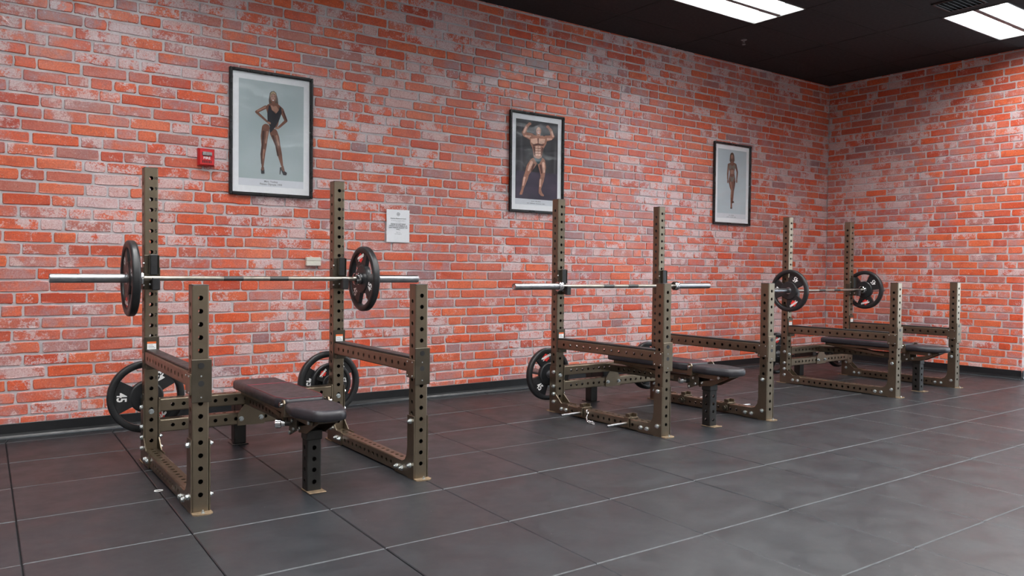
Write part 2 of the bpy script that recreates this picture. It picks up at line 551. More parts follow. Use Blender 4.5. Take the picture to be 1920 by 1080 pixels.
    def mesh(self, name, mats):
        me = bpy.data.meshes.new(name)
        me.from_pydata(self.v, [], self.f)
        for mt in (mats if isinstance(mats, (list, tuple)) else [mats]):
            me.materials.append(M[mt] if isinstance(mt, str) else mt)
        me.polygons.foreach_set('material_index', self.mi)
        me.polygons.foreach_set('use_smooth', self.sm)
        me.update()
        return me

def obj(name, me, parent=None, loc=None, rot=None, mw=None):
    o = bpy.data.objects.new(name, me)
    COL.objects.link(o)
    if parent is not None:
        o.parent = parent
    if loc is not None:
        o.location = loc
    if rot is not None:
        o.rotation_euler = rot
    if mw is not None:
        o.matrix_local = mw
    return o

def part(name, mb, mats, parent=None, **kw):
    return obj(name, mb.mesh(name, mats), parent, **kw)

def tag(o, label, cat, group=None, kind=None):
    o['label'] = label
    o['category'] = cat
    if group: o['group'] = group
    if kind: o['kind'] = kind
    return o

def thing(name, label, cat, loc=(0, 0, 0), rz=0.0, group=None, kind=None):
    o = obj(name, None, None, loc, (0, 0, rz))
    o.empty_display_size = 0.1
    return tag(o, label, cat, group, kind)

def box(*a, c=0.0):
    return MB().box(*a, c=c)

_txt = {}
def text_geo(s, size=1.0, bold=0.0, shear=0.0, sx=1.0):
    """flat lettering as (verts2d, faces), centred on the origin"""
    key = (s, size, bold, shear, sx)
    if key not in _txt:
        cu = bpy.data.curves.new('lettering', 'FONT')
        cu.body = s
        cu.size = size
        cu.offset = bold
        cu.shear = shear
        cu.resolution_u = 2
        cu.align_x = 'CENTER'
        cu.fill_mode = 'FRONT'
        to = bpy.data.objects.new('lettering', cu)
        COL.objects.link(to)
        bpy.context.view_layer.update()
        dg = bpy.context.evaluated_depsgraph_get()
        me = bpy.data.meshes.new_from_object(to.evaluated_get(dg))
        vs = [(v.co.x * sx, v.co.y) for v in me.vertices]
        fs = [tuple(p.vertices) for p in me.polygons]
        bpy.data.objects.remove(to); bpy.data.curves.remove(cu); bpy.data.meshes.remove(me)
        if vs:
            x0, x1 = min(v[0] for v in vs), max(v[0] for v in vs)
            y0, y1 = min(v[1] for v in vs), max(v[1] for v in vs)
            vs = [(x - (x0 + x1) / 2, y - (y0 + y1) / 2) for x, y in vs]
        _txt[key] = (vs, fs)
    return _txt[key]

def add_text(mb, mat, s, size, bold=0.0, shear=0.0, sx=1.0):
    vs, fs = text_geo(s, size, bold, shear, sx)
    mb.add([(x, y, 0) for x, y in vs], fs, mat)

AXX = Matrix(((0, 0, 1, 0), (1, 0, 0, 0), (0, 1, 0, 0), (0, 0, 0, 1)))      # local z -> world x, x -> y, y -> z
AXY = Matrix(((1, 0, 0, 0), (0, 0, -1, 0), (0, 1, 0, 0), (0, 0, 0, 1)))     # local z -> world -y, x -> x, y -> z
T = Matrix.Translation

# ------------------------------------------------------------------ walls of brick
def project(q):
    d = Vector(q) - Vector((0, 0, CAM_H))
    z = d.dot(fwd)
    if z < 0.1:
        return None
    return 960 + F_PX * d.dot(rgt) / z, 540 - F_PX * d.dot(upv) / z

PITCHZ = 0.0810
def brick_layout(length, seed, z0=HB - 0.03, z1=HC + 0.05):
    """(s0, s1, z0, z1) of every brick, s along the wall: a mixed bond of stretchers and headers"""
    rg = random.Random(seed)
    out = []
    row = 0
    z = z0
    prev = []
    while z < z1:
        s = -rg.random() * 0.26
        cur = []
        hdr = 0
        while s < length:
            for _ in range(6):
                head = rg.random() < (0.42 if hdr == 0 else 0.22)
                L = rg.uniform(0.115, 0.138) if head else rg.uniform(0.246, 0.280)
                e = s + L
                if all(abs(e - q) > 0.045 for q in prev):
                    break
            hdr = hdr + 1 if head else 0
            a, b = max(0.0, s), min(length, e)
            if b - a > 0.03:
                out.append((a + 0.0, b, z + rg.uniform(-.0015, .0015), z + PITCHZ - 0.0145 + rg.uniform(-.002, .002)))
            cur.append(e)
            s = e + rg.uniform(0.011, 0.017)
        prev = cur
        z += PITCHZ
    return out

def brick_shape(L, H, rg, proud=0.0065):
    """outline with worn corners and uneven edges, front face proud of the mortar; local x along the wall, z up, -y out"""
    j = lambda a: rg.uniform(-a, a)
    c = rg.uniform(0.004, 0.010)
    xs = sorted(rg.uniform(-L / 2 + .02, L / 2 - .02) for _ in range(3))
    pts = ([(-L / 2 + c, -H / 2)] + [(x, -H / 2 + j(.0025)) for x in xs] + [(L / 2 - c, -H / 2), (L / 2, -H / 2 + c), (L / 2 + j(.003), j(.01)), (L / 2, H / 2 - c), (L / 2 - c, H / 2)]
           + [(x + j(.006), H / 2 + j(.0025)) for x in xs[::-1]] + [(-L / 2 + c, H / 2), (-L / 2, H / 2 - c), (-L / 2 + j(.003), j(.01)), (-L / 2, -H / 2 + c)])
    pts = [(x + j(.0022), z + j(.0018)) for x, z in pts]
    k = 1 - 0.003 / (H / 2)
    kx = 1 - 0.003 / (L / 2)
    n = len(pts)
    v = [(x, 0.002, z) for x, z in pts] + [(x, -proud * .55, z) for x, z in pts] + [(x * kx, -proud + j(.0012), z * k) for x, z in pts]
    f = [(i, (i + 1) % n, n + (i + 1) % n, n + i) for i in range(n)]
    f += [(n + i, n + (i + 1) % n, 2 * n + (i + 1) % n, 2 * n + i) for i in range(n)]
    f.append(tuple(range(2 * n, 3 * n)))
    return v, f

def brick_wall(name, label, length, frame, seed, limit=300, thick=0.12, extra=0.0):
    """frame: 4x4 matrix, local x along the wall, -y towards the room, origin at the floor; brick faces stand at local y=0"""
    w = part(name, MB().box(0, length + extra, 0.0068, thick, 0, HC + 0.27), 'mortar', mw=frame)
    tag(w, label, 'wall', kind='structure')
    rg = random.Random(seed + 5)
    bl = brick_layout(length, seed)
    cand = []
    for b in bl:
        q = [project(frame @ Vector((x, 0, z))) for x in (b[0], b[1]) for z in (b[2], b[3])]
        if any(t is None for t in q):
            cand.append((0, b)); continue
        cx, cy = sum(t[0] for t in q) / 4, sum(t[1] for t in q) / 4
        ar = abs(q[2][0] - q[0][0]) * abs(q[1][1] - q[0][1])
        cand.append((ar if (0 <= cx <= 1920 and 0 <= cy <= 1080 and b[3] > HB + .02 and b[2] < HC - .04) else 0, b))
    cand.sort(key=lambda t: -t[0])
    single = [b for a, b in cand[:limit] if a > 0]
    rest = [b for a, b in cand[:limit] if a <= 0] + [b for a, b in cand[limit:]]
    shapes = {}
    for b in single:
        L, H = b[1] - b[0], b[3] - b[2]
        key = (round(L / 0.006), rg.randrange(2))
        if key not in shapes:
            v, f = brick_shape(key[0] * 0.006, PITCHZ - 0.0145, rg)
            mb = MB(); mb.add(v, f)
            shapes[key] = mb.mesh('brick', 'brick')
        obj('brick', shapes[key], w, loc=((b[0] + b[1]) / 2, 0.0065, (b[2] + b[3]) / 2))
    mb = MB()
    rv = []
    for b in rest:
        v, f = brick_shape(b[1] - b[0], b[3] - b[2], rg)
        cx, cz = (b[0] + b[1]) / 2, (b[2] + b[3]) / 2
        mb.add([(x + cx, y + 0.0065, z + cz) for x, y, z in v], f)
        rv += [rg.random()] * len(f)
    me = mb.mesh('brickwork', 'brick')
    at = me.attributes.new('rnd', 'FLOAT', 'FACE')
    at.data.foreach_set('value', rv)
    o = obj('brickwork', me, w)
    o['kind'] = 'stuff'
    return w

WX0 = -1.6
fr_back = T((WX0, YW, 0))
brick_wall('wall_back', 'long weathered red brick wall behind the racks with three framed posters', XW - WX0, fr_back, 11, extra=0.2)
# right wall runs towards the viewer: local x -> -Y, local -y -> -X
fr_right = Matrix(((0, 1, 0, XW), (-1, 0, 0, YW), (0, 0, 1, 0), (0, 0, 0, 1)))
brick_wall('wall_right', 'short weathered red brick wall at the right end of the room', YW - YRET, fr_right, 23)
fr_ret = T((XW + .0075, YRET, 0))
brick_wall('wall_return', 'brick wall return around the outer corner at far right edge', RX1 - XW, fr_ret, 31, limit=0)

def plain_wall(name, label, *a):
    tag(part(name, box(*a), 'plain_wall'), label, 'wall', kind='structure')
plain_wall('wall_left', 'plain painted side wall left of the racks, out of view', RX0 - .1, RX0, RY0, YW + .1, 0, HC + .27)
plain_wall('wall_front', 'plain painted wall behind the viewer, out of view', RX0, RX1, RY0 - .1, RY0, 0, HC + .27)
mb = MB()
for q in ((RY0, YRET, 0, .35), (RY0, YRET, 2.75, HC + .27), (RY0, RY0 + .5, .35, 2.75), (YRET - .4, YRET, .35, 2.75)): mb.box(RX1, RX1 + .1, *q)
tag(part('wall_side', mb, 'plain_wall'), 'plain painted far side wall around an added window, out of view', 'wall', kind='structure')
wn = thing('added_window', 'wide window added in the far side wall to light the floor, out of view', 'window', (RX1 + .05, 0, 0), kind='structure')  # unseen window, added so sky light gives the right-hand floor its sheen
wy = [RY0 + .5 + k * (YRET - .9 - RY0) / 4 for k in range(5)]
for k in range(5): part('mullion', MB().box(-.04, .04, wy[k] - .03, wy[k] + .03, .35, 2.75, c=.004), 'frame', wn)
for z in (.35, 2.69): part('window_rail', MB().box(-.04, .04, wy[0], wy[4], z, z + .06, c=.004), 'frame', wn)
for k in range(4): part('pane', MB().box(-.003, .003, wy[k] + .03, wy[k + 1] - .03, .41, 2.69), 'glass', wn)
plain_wall('wall_corner', 'plain painted wall piece closing the left back corner, out of view', RX0, WX0, YW, YW + .1, 0, HC + .27)

def baseboard(name, label, frame, length):
    mb = MB()
    prof = [(0.004, 0.0), (-0.026, 0.0), (-0.020, 0.006), (-0.011, 0.016), (-0.0075, 0.03), (-0.0065, HB - .003), (-0.0045, HB), (0.004, HB)]
    v = [(s, y, z) for s in (0, length) for y, z in prof]
    n = len(prof)
    mb.add(v, [(i, (i + 1) % n, n + (i + 1) % n, n + i) for i in range(n)] + [tuple(range(n))[::-1], tuple(range(n, 2 * n))])
    o = part(name, mb, 'baseboard', mw=frame)
    tag(o, label, 'baseboard', kind='structure')
    part('floor_strip', MB().box(0, length, -0.040, -0.022, 0.0, 0.005, c=.0015), 'caulk', o)
baseboard('baseboard_back', 'black rubber baseboard along the long brick wall', T((WX0, YW, 0)), XW - WX0)
baseboard('baseboard_right', 'black rubber baseboard along the short right brick wall', fr_right, YW - YRET)
baseboard('baseboard_return', 'black rubber baseboard around the outer corner at far right', fr_ret, 3.0)

# ------------------------------------------------------------------ floor of rubber tiles
floor = part('floor', MB().box(RX0, RX1, RY0, YW + .1, -0.12, -0.012), 'joint')
tag(floor, 'black rubber tile floor with pale straight joints', 'floor', kind='structure')
TP, SHEAR = 0.6185, 0.050
def tile_x(i, y): return 3.345 + i * TP + SHEAR * (y - 2.6)
def tile_y(j, x): return 2.31 + j * TP + 0.008 * (x - 3.0)
def tile_mesh(mb, i, j, dz=0.0, g=0.0022, c=0.0035):
    cs = []
    for a, b in ((0, 0), (1, 0), (1, 1), (0, 1)):
        y = tile_y(j + b, 3.3 + i * TP)
        x = tile_x(i + a, y)
        cs.append((x, min(y, YW)))
    cx, cy = sum(q[0] for q in cs) / 4, sum(q[1] for q in cs) / 4
    def ins(e, z):
        return [(x + (e if x < cx else -e), y + (e if y < cy else -e), z) for x, y in cs]
    v = ins(g, -0.012) + ins(g, -c + dz) + ins(g + c, dz)
    mb.cur = 0
    mb.add(v, [(8, 9, 10, 11)])
    o = len(mb.v) - 12
    for k in range(4):
        m2 = (k + 1) % 4
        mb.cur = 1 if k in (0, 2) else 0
        mb.face((o + k, o + m2, o + 4 + m2, o + 4 + k))
        mb.face((o + 4 + k, o + 4 + m2, o + 8 + m2, o + 8 + k))
    mb.cur = 0
rg = random.Random(3)
others = MB()
for j in range(-11, 7):
    for i in range(-11, 17):
        x, y = tile_x(i + .5, tile_y(j + .5, 3)), tile_y(j + .5, 3)
        if y - TP / 2 > YW - .05 or x > (RX1 if y < YRET else XW) + .3:
            continue
        near = y > 0.6 and x < XW + .5 and -1.3 < x and (x > 0 or y > 2) and x < 1.5 * y + 4.5
        if near:
            mb = MB(); tile_mesh(mb, i, j, rg.choice((0, 0, 0.0006, -0.0008)))
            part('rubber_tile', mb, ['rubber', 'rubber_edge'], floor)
        else:
            tile_mesh(others, i, j)
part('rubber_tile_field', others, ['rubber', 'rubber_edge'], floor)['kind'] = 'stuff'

# ------------------------------------------------------------------ ceiling and fluorescent troffers
ceil = part('ceiling', MB().box(RX0, RX1, RY0, YW + .1, HC + .27, HC + .33), 'tee')
tag(ceil, 'black suspended ceiling of large flat panels in a black grid', 'ceiling', kind='structure')
GX, GY, PX, PY = 6.605, 5.09, 1.2192, 0.6020
lights = set()
for kx in range(-8, 8):
    for ky in range(-16, 2):
        if ky % 2 == 0 and (ky <= -2 and kx % 2 == 1 or kx % 4 == 3):
            xc, yc = GX + (kx + .5) * PX, GY + (ky - .5) * PY
            if RX0 + .7 < xc < RX1 - .7 and yc > RY0 + .4 and not (yc > YRET - .35 and xc > XW):
                lights.add((kx, ky))
panel_cache = {}
for kx in range(-9, 7):
    for ky in range(-16, 3):
        x0, x1 = GX + kx * PX, GX + (kx + 1) * PX
        y1 = GY + ky * PY
        y0 = y1 - PY
        x0, x1, y0, y1 = max(x0, RX0), min(x1, RX1), max(y0, RY0), min(y1, YW + .02)
        if y0 > YRET - .05: x1 = min(x1, XW + .02)
        if x1 - x0 < .05 or y1 - y0 < .02 or (kx, ky) in lights:
            continue
        k = (round(x1 - x0, 3), round(y1 - y0, 3))
        if k not in panel_cache:
            panel_cache[k] = MB().box(0, k[0] - .020, 0, k[1] - .020, 0, 0.015, c=.002).mesh('ceiling_panel', 'ceiling')
        obj('ceiling_panel', panel_cache[k], ceil, loc=(x0 + .010, y0 + .010, HC + .001))
def tee(name, a):
    mb = MB().box(*a[:4], HC - .001, HC + .003)
    part(name, mb, 'tee', ceil)
for kx in range(-8, 7):
    x = GX + kx * PX
    if RX0 < x < RX1: tee('grid_runner', (x - .012, x + .012, RY0, YW if x < XW else YRET))
for ky in range(-16, 3):
    y = GY + ky * PY
    if RY0 < y < YW: tee('grid_runner', (RX0, XW if y > YRET else RX1, y - .012, y + .012))

def troffer(kx, ky, label):
    x0, x1 = GX + kx * PX + .012, GX + (kx + 1) * PX - .012
    y1 = GY + ky * PY - .012
    y0 = y1 - PY + .024
    t = thing('ceiling_light', label, 'light', ((x0 + x1) / 2, (y0 + y1) / 2, HC), 0, 'recessed fluorescent ceiling lights')
    hx, hy = (x1 - x0) / 2, (y1 - y0) / 2
    mb = MB()
    for a in ((-hx, hx, -hy, -hy + .014), (-hx, hx, hy - .014, hy), (-hx, -hx + .010, -hy, hy), (hx - .010, hx, -hy, hy)):
        mb.box(*a, -.004, .012, c=.002)
    part('trim_frame', mb, 'troffer_trim', t)
    part('centre_rib', MB().box(-hx + .010, hx - .010, -.026, .026, .004, .016, c=.003), 'troffer_trim', t)
    mb = MB()
    mb.box(-hx, hx, -hy, hy, .195, .205)
    for s in (-1, 1):
        mb.box(s * hx, s * (hx - .008), -hy, hy, .0, .20)
        mb.box(-hx, hx, s * hy, s * (hy - .008), .0, .20)
    part('housing', mb, 'reflector', t)
    for s in (-1, 1):                       # two curved troughs, each with a rounded diffuser
        yc = s * hy / 2
        hw = hy / 2 - .010
        mb = MB()
        mb.smooth = True
        n = 12
        v = []
        for xx in (-hx + .01, hx - .01):
            for i in range(n + 1):
                a = PI * i / n
                v.append((xx, yc - hw * math.cos(a), 0.012 + 0.135 * math.sin(a) ** .6))
        mb.add(v, [(i, n + 1 + i, n + 2 + i, i + 1) for i in range(n)])
        part('reflector', mb, 'reflector', t)
        mb = MB()
        mb.smooth = True
        n = 8
        v = []
        r, L = 0.058, hx - .13
        for xx, k in ((-L - .035, .35), (-L - .02, .75), (-L, 1), (L, 1), (L + .02, .75), (L + .035, .35)):
            for i in range(n + 1):
                a = PI * i / n
                v.append((xx, yc - r * k * math.cos(a), 0.116 - r * .95 * k * math.sin(a)))
        mb.add(v, [(q * (n + 1) + i, q * (n + 1) + i + 1, (q + 1) * (n + 1) + i + 1, (q + 1) * (n + 1) + i) for q in range(5) for i in range(n)])
        part('diffuser', mb, 'lamp', t)
    return t
for kx, ky in sorted(lights):
    if (kx, ky) == (-1, 0): lb = 'bright two-trough fluorescent ceiling light at top edge, above the middle rack'
    elif (kx, ky) == (1, -2): lb = 'bright fluorescent ceiling light in the top right corner beside black vent'
    else: lb = 'recessed fluorescent ceiling light out of the photo'
    troffer(kx, ky, lb)

vt = thing('air_vent', 'square black ceiling air vent at top right beside the corner light', 'vent', (7.53, 3.57, HC - .001))
mb = MB()
for k in (-1, 1):
    mb.box(-.17, .17, k * .17, k * .15, -.008, .002, c=.002); mb.box(k * .17, k * .15, -.17, .17, -.008, .002, c=.002)
part('frame', mb, 'vent', vt)
for k in range(7):
    mb = MB()
    mb.box(-.15, .15, -.016, .016, -.0012, .0012, mat=T((0, -.126 + k * .042, -.004)) @ Matrix.Rotation(.6, 4, 'X'))
    part('louvre', mb, 'vent', vt)
sp = thing('sprinkler_head', 'small pale fire sprinkler head on the black ceiling near the corner', 'sprinkler', (6.97, 5.49, HC))
part('escutcheon', MB().lathe([(0, -.006), (.022, -.006), (.032, 0), (.032, .003)], 20), 'troffer_trim', sp)
mb = MB().cyl((0, 0, -.004), (0, 0, -.022), .007, 12)
for k in (-1, 1): mb.wire([(k * .006, 0, -.018), (k * .016, 0, -.028), (k * .014, 0, -.040), (0, 0, -.046)], .0022, 6)
part('frame_arms', mb, 'troffer_trim', sp)
part('deflector', MB().cyl((0, 0, -.046), (0, 0, -.049), .018, 12), 'troffer_trim', sp)

# ------------------------------------------------------------------ racks
def hole_list(L, first, pitch=0.06, end=0.03):
    out, z = [], L - first
    while z > end:
        out.append(z); z -= pitch
    return out

def rod_frame(p, d):
    """frame with local z along d"""
    d = Vector(d)
    if abs(d.x) > .5:
        return T(p) @ Matrix(((0, 0, 1, 0), (1, 0, 0, 0), (0, 1, 0, 0), (0, 0, 0, 1)))
    if abs(d.y) > .5:
        return T(p) @ Matrix(((0, 1, 0, 0), (0, 0, 1, 0), (1, 0, 0, 0), (0, 0, 0, 1)))
    return T(p)

MC = {}
def cached(key, fn):
    if key not in MC:
        MC[key] = fn()
    return MC[key]

def bolt_mesh(long=False):
    mb = MB()
    mb.cyl((0, 0, 0), (0, 0, .0025), .0150, 16)
    mb.cyl((0, 0, .0025), (0, 0, .0045), .0125, 16)
    hx = [(.0125 * math.cos(PI / 3 * i), .0125 * math.sin(PI / 3 * i)) for i in range(6)]
    mb.prism(hx, .0045, .0125)
    mb.cyl((0, 0, .0125), (0, 0, .0145), .0095, 12)
    if long:
        mb.cyl((0, 0, .0125), (0, 0, .021), .0065, 10)
    return mb.mesh('bolt', 'zinc')

def bolt(parent, p, d, long=False):
    me = cached(('bolt', long), lambda: bolt_mesh(long))
    q = Vector(d).to_track_quat('Z', 'Y')
    o = obj('bolt', me, parent)
    o.matrix_local = T(p) @ q.to_matrix().to_4x4()
    return o

H = S / 2
def upright_mesh(h, numbers):
    mb = MB()
    mb.tube(Matrix.Identity(4), h, S, S, hole_list(h, .058), hole_list(h, .088))
    return mb.mesh('upright', 'bronze')

def gusset_mesh(front, side):
    """flat corner plate in the y-z plane; side -1 outer left face"""
    if front:
        pl = [(0.0, .004), (.225, .004), (.225, .080), (.135, .080), (.105, .092), (.085, .120), (.076, .165), (.076, .340), (0.0, .340)]
    else:
        pl = [(D + .075, .004), (D + .075, .362), (D - .002, .362), (D - .002, .145), (D - .072, .085), (D - .155, .085), (D - .155, .004)]
        pl = pl[::-1]
    mb = MB()
    mb.prism(pl, 0, .006, AXX)
    if front:
        pass
    return mb.mesh('gusset_plate', 'bronze')

def number_mesh(lab):
    mb = MB()
    add_text(mb, Matrix.Rotation(PI / 2, 4, 'X'), lab, .026 if len(lab) == 1 else .020, .0009)
    return mb.mesh('hole_number', 'black_print')

def rack(i):
    x, y, rz = RACKS[i]
    lab = ['bronze power rack nearest on the left, with loaded bar and fire alarm behind',
           'bronze power rack in the middle, holding the bare barbell',
           'bronze power rack farthest away, in the corner at right'][i]
    R = thing('power_rack', lab, 'power rack', (x, y, 0), rz, 'bench press racks along the brick wall')
    # uprights
    for fx in (0, 1):
        for back in (0, 1):
            h = HR if back else HF
            u = obj('rear_upright' if back else 'front_upright', cached(('up', back), lambda: upright_mesh(h, back)), R,
                    loc=(fx * W + H, back * D + H, 0))
            obj('top_cap', cached('cap', lambda: MB().box(-H + .001, H - .001, -H + .001, H - .001, -.004, .0035, c=.002).mesh('top_cap', 'black_plastic')), u, loc=(0, 0, h))
            def foot():
                mb = MB()
                mb.prism([(-H - .004, H), (-H - .004, -H - .030), (-H + .010, -H - .046), (H - .006, -H - .046), (H + .010, -H - .030), (H + .010, H)][::1], 0, .006)
                return mb.mesh('foot_plate', 'rust')
            fp = obj('foot_plate', cached('foot', foot), u, loc=(0, 0, 0.0005), rot=(0, 0, PI if back else 0))
            if not back:
                bolt_me = cached('anchor', lambda: MB().cyl((0, 0, 0), (0, 0, .004), .009, 12).cyl((0, 0, .004), (0, 0, .014), .004, 8).mesh('anchor_screw', 'zinc'))
                obj('anchor_screw', bolt_me, u, loc=(.004, -H - .026, .0062))
            else:
                for q, z in enumerate(hole_list(HR, .058)[:20]):
                    lab = str(10 - q % 10)
                    obj('hole_number', cached(('num', lab), lambda: number_mesh(lab)), u, loc=(.0250, -H - .0006, z))
                bolt(u, (0, -H, .295), (0, -1, 0))
    # base rails
    for fx in (0, 1):
        L = D - S
        def rail():
            mb = MB()
            hs = [.03 + .06 * k for k in range(int((L - .03) / .06) + 1)]
            mb.tube(rod_frame((0, S, .042), (0, 1, 0)), L, S, S, hs, hs)
            return mb.mesh('base_rail', 'bronze')
        obj('base_rail', cached('rail', rail), R, loc=(fx * W + H, 0, 0))
    # corner plates with bolts, on both sides of every upright
    for fx in (0, 1):
        for side in (-1, 1):
            xx = fx * W + (0 if side < 0 else S)
            for front in (True, False):
                g = obj('gusset_plate', cached(('gus', front), lambda: gusset_mesh(front, side)), R,
                        loc=(xx - (.006 if side < 0 else 0), 0, 0))
                if front:
                    bp = [(.039, .310), (.040, .072), (.137, .038), (.196, .038)]
                else:
                    bp = [(D + .024, .320), (D + .024, .207), (D + .023, .147), (D + .022, .086), (D - .075, .042), (D - .131, .042)]
                for by, bz in bp:
                    bolt(g, (0.0 if side < 0 else .006, by, bz), (side, 0, 0), long=(side > 0) == (fx == 0))
    # two rear cross beams with welded end plates
    for zc in (.327, .2075):
        Lb = W - S - .024
        def beam():
            mb = MB()
            hs = [Lb / 2 - .03 - .06 * k for k in range(8)] + [Lb / 2 + .03 + .06 * k for k in range(8)]
            hs = [h for h in hs if .02 < h < Lb - .02]
            # local x -> rack y, local y -> rack z
            mb.tube(rod_frame((S + .012, 0, 0), (1, 0, 0)), Lb, S, .074, hs, hs)
            return mb.mesh('cross_beam', 'bronze')
        b = obj('cross_beam', cached('beam', beam), R, loc=(0, D + H, zc))
        for xx in (S + .002, W - .012):
            obj('end_plate', cached('endp', lambda: MB().box(0, .010, -.041, .041, -.043, .043, c=.002).mesh('end_plate', 'bronze')), b, loc=(xx, 0, 0))
    # safety arms
    zs = SAFEZ[i]
    for fx in (0, 1):
        def arm():
            mb = MB()
            L = D - S - .022
            hs = [.04 + .0775 * k for k in range(13)]
            mb.tube(rod_frame((0, S + .010, 0), (0, 1, 0)), L, S - .002, S - .002, hs, [])
            return mb.mesh('safety_arm', 'bronze')
        # holes on the two side faces
        def arm2():
            mb = MB()
            L = D - S - .022
            hs = [.04 + .0775 * k for k in range(13)]
            mb.tube(rod_frame((0, S + .010, 0), (0, 1, 0)), L, S - .002, S - .002, [], hs)
            return mb.mesh('safety_arm', 'bronze')
        a = obj('safety_arm', cached('arm', arm), R, loc=(fx * W + H, 0, zs))
        obj('wear_strip', cached('strip', lambda: MB().box(-.030, .030, S + .012, D - .014, .0365, .047, c=.003).mesh('wear_strip', 'black_plastic')), a)
        obj('rear_hanger', cached('rh', lambda: MB().box(-H - .003, H + .003, D - .010, D - .0005, -.062, .118, c=.002)
                                  .box(-H + .004, H - .004, D - .040, D - .010, -.066, -.038, c=.004).mesh('rear_hanger', 'bronze_dark')), a)
        def warn():
            mb = MB()
            mb.box(-.024, .024, D - .0108, D - .0102, .046, .078)
            mb.cur = 1
            mb.box(-.024, .024, D - .0108, D - .0102, .079, .090)
            mb.cur = 2
            for q in range(3): mb.box(-.019, .019 - .006 * q, D - .0112, D - .0108, .053 + q * .008, .0555 + q * .008)
            return mb.mesh('warning_label', ['white_print', 'orange_print', 'grey_print'])
        obj('warning_label', cached('warn', warn), a)['label'] = 'white and orange warning sticker'
        def front_plate():
            mb = MB()
            mb.box(-H - .004, H + .010, -.0085, -.0005, -.098, .098, c=.002)
            mb.box(H + .001, H + .010, -.003, .062, -.098, .098, c=.002)
            mb.cur = 1
            mb.cyl((0, -.0085, .070), (0, -.0105, .070), .0135, 18)
            mb.cyl((0, -.0085, -.012), (0, -.0089, -.012), .0135, 18)
            mb.cur = 2
            for z in (.022, -.075): mb.cyl((0, -.0085, z), (0, -.0100, z), .004, 8)
            return mb.mesh('front_hanger', ['bronze_dark' if i == 0 else 'bronze', 'black_plastic', 'zinc'])
        obj('front_hanger', cached(('fh', i == 0), front_plate), a)
        def side_plate():
            mb = MB()
            mb.box(-H - .011, -H - .001, -.004, .086, -.064, .034, c=.003)
            mb.cur = 1
            for yy in (.012, .068):
                for z in (-.052, .022): mb.cyl((-H - .011, yy, z), (-H - .0150, yy, z), .0048, 10, c=.0015)
            return mb.mesh('side_clamp', ['bronze', 'zinc'])
        obj('side_clamp', cached('sc', side_plate), a)
    # bar hooks
    zb = BARZ[i]
    for fx in (0, 1):
        def jcup():
            mb = MB()
            mb.box(-H - .002, H + .002, -.010, -.0008, -.064, .132, c=.002)
            for s in (-1, 1):
                mb.box(s * (H + .0015), s * (H + .0085), -.010, .045, -.064, .062, c=.002)
            # hook of two cheeks
            for s in (-.018, .012):
                mb.prism([(-.008, -.062), (-.086, -.062), (-.093, -.054), (-.093, -.004), (-.068, -.004), (-.064, -.019), (-.034, -.019), (-.008, .02)][::-1],
                         s + .008, s + .013, AXX)
            mb.box(-.010, .025, -.088, -.008, -.0195, -.0146)
            for s in (-.020, .030):
                mb.box(s + .003, s + .007, -.034, -.010, .024, .132, c=.001)
            return mb.mesh('bar_hook', 'bronze_dark')
        j = obj('bar_hook', cached('jcup', jcup), R, loc=(fx * W + H, D, zb))
        obj('guard_pad', cached('guard', lambda: MB().box(-.012, .028, -.033, -.010, .0185, .136, c=.003).mesh('guard_pad', 'black_plastic')), j)
        obj('lip_pad', cached('lip', lambda: MB().box(-.012, .028, -.094, -.0635, -.066, .003, c=.004).mesh('lip_pad', 'black_plastic')), j)
        def pins():
            mb = MB()
            for z in (.085, -.04): mb.cyl((-H - .002, -.014, z), (-H - .010, -.014, z), .005, 10)
            mb.cyl((-.014, -.045, -.035), (-.020, -.045, -.035), .006, 10)
            return mb.mesh('hook_screw', 'zinc')
        obj('hook_screw', cached('hsc', pins), j)
    # plate storage pegs behind the rear uprights
    for fx in (0, 1):
        pg = part('storage_peg', MB().cyl((0, 0, 0), (0, .32, 0), .0238, 20, c=.003), 'steel', R, loc=(fx * W + H, D + S + .004, PEGZ[i]))
        part('peg_flange', MB().box(-.036, .036, -.004, .004, -.045, .045, c=.002), 'bronze', pg)
    return R
rack_objs = [rack(i) for i in range(3)]

def rack_mat(i):
    x, y, rz = RACKS[i]
    return T((x, y, 0)) @ Matrix.Rotation(rz, 4, 'Z')

# ------------------------------------------------------------------ benches
def pad_mesh(name, outline, z0, z1, rnd=0.018):
    """upholstered pad: outline polygon (ccw) with rounded top and bottom edges"""
    n = len(outline)
    cx = sum(q[0] for q in outline) / n; cy = sum(q[1] for q in outline) / n
    nrm = []
    for k in range(n):
        a, b = Vector(outline[k - 1]), Vector(outline[(k + 1) % n])
        t = (b - a).normalized()
        nrm.append((t.y, -t.x))
    def ring(ins, z): return [(x - nx * ins, y - ny * ins, z) for (x, y), (nx, ny) in zip(outline, nrm)]
    mb = MB(); mb.smooth = True
    v = []
    prof = [(rnd * .6, z0), (rnd * .15, z0 + rnd * .25), (0, z0 + rnd * .7)]
    for k in range(5):
        a = k / 4 * PI / 2
        prof.append((rnd * (1 - math.cos(a)), z1 - rnd + rnd * math.sin(a)))
    for ins, z in prof: v += ring(ins, z)
    f = []
    for q in range(len(prof) - 1):
        for k in range(n):
            f.append((q * n + k, q * n + (k + 1) % n, (q + 1) * n + (k + 1) % n, (q + 1) * n + k))
    f.append(tuple(range(n))[::-1])
    mb.add(v, f)
    mb.smooth = False
    mb.add(ring(prof[-1][0], z1), [tuple(range(n))])
    return mb

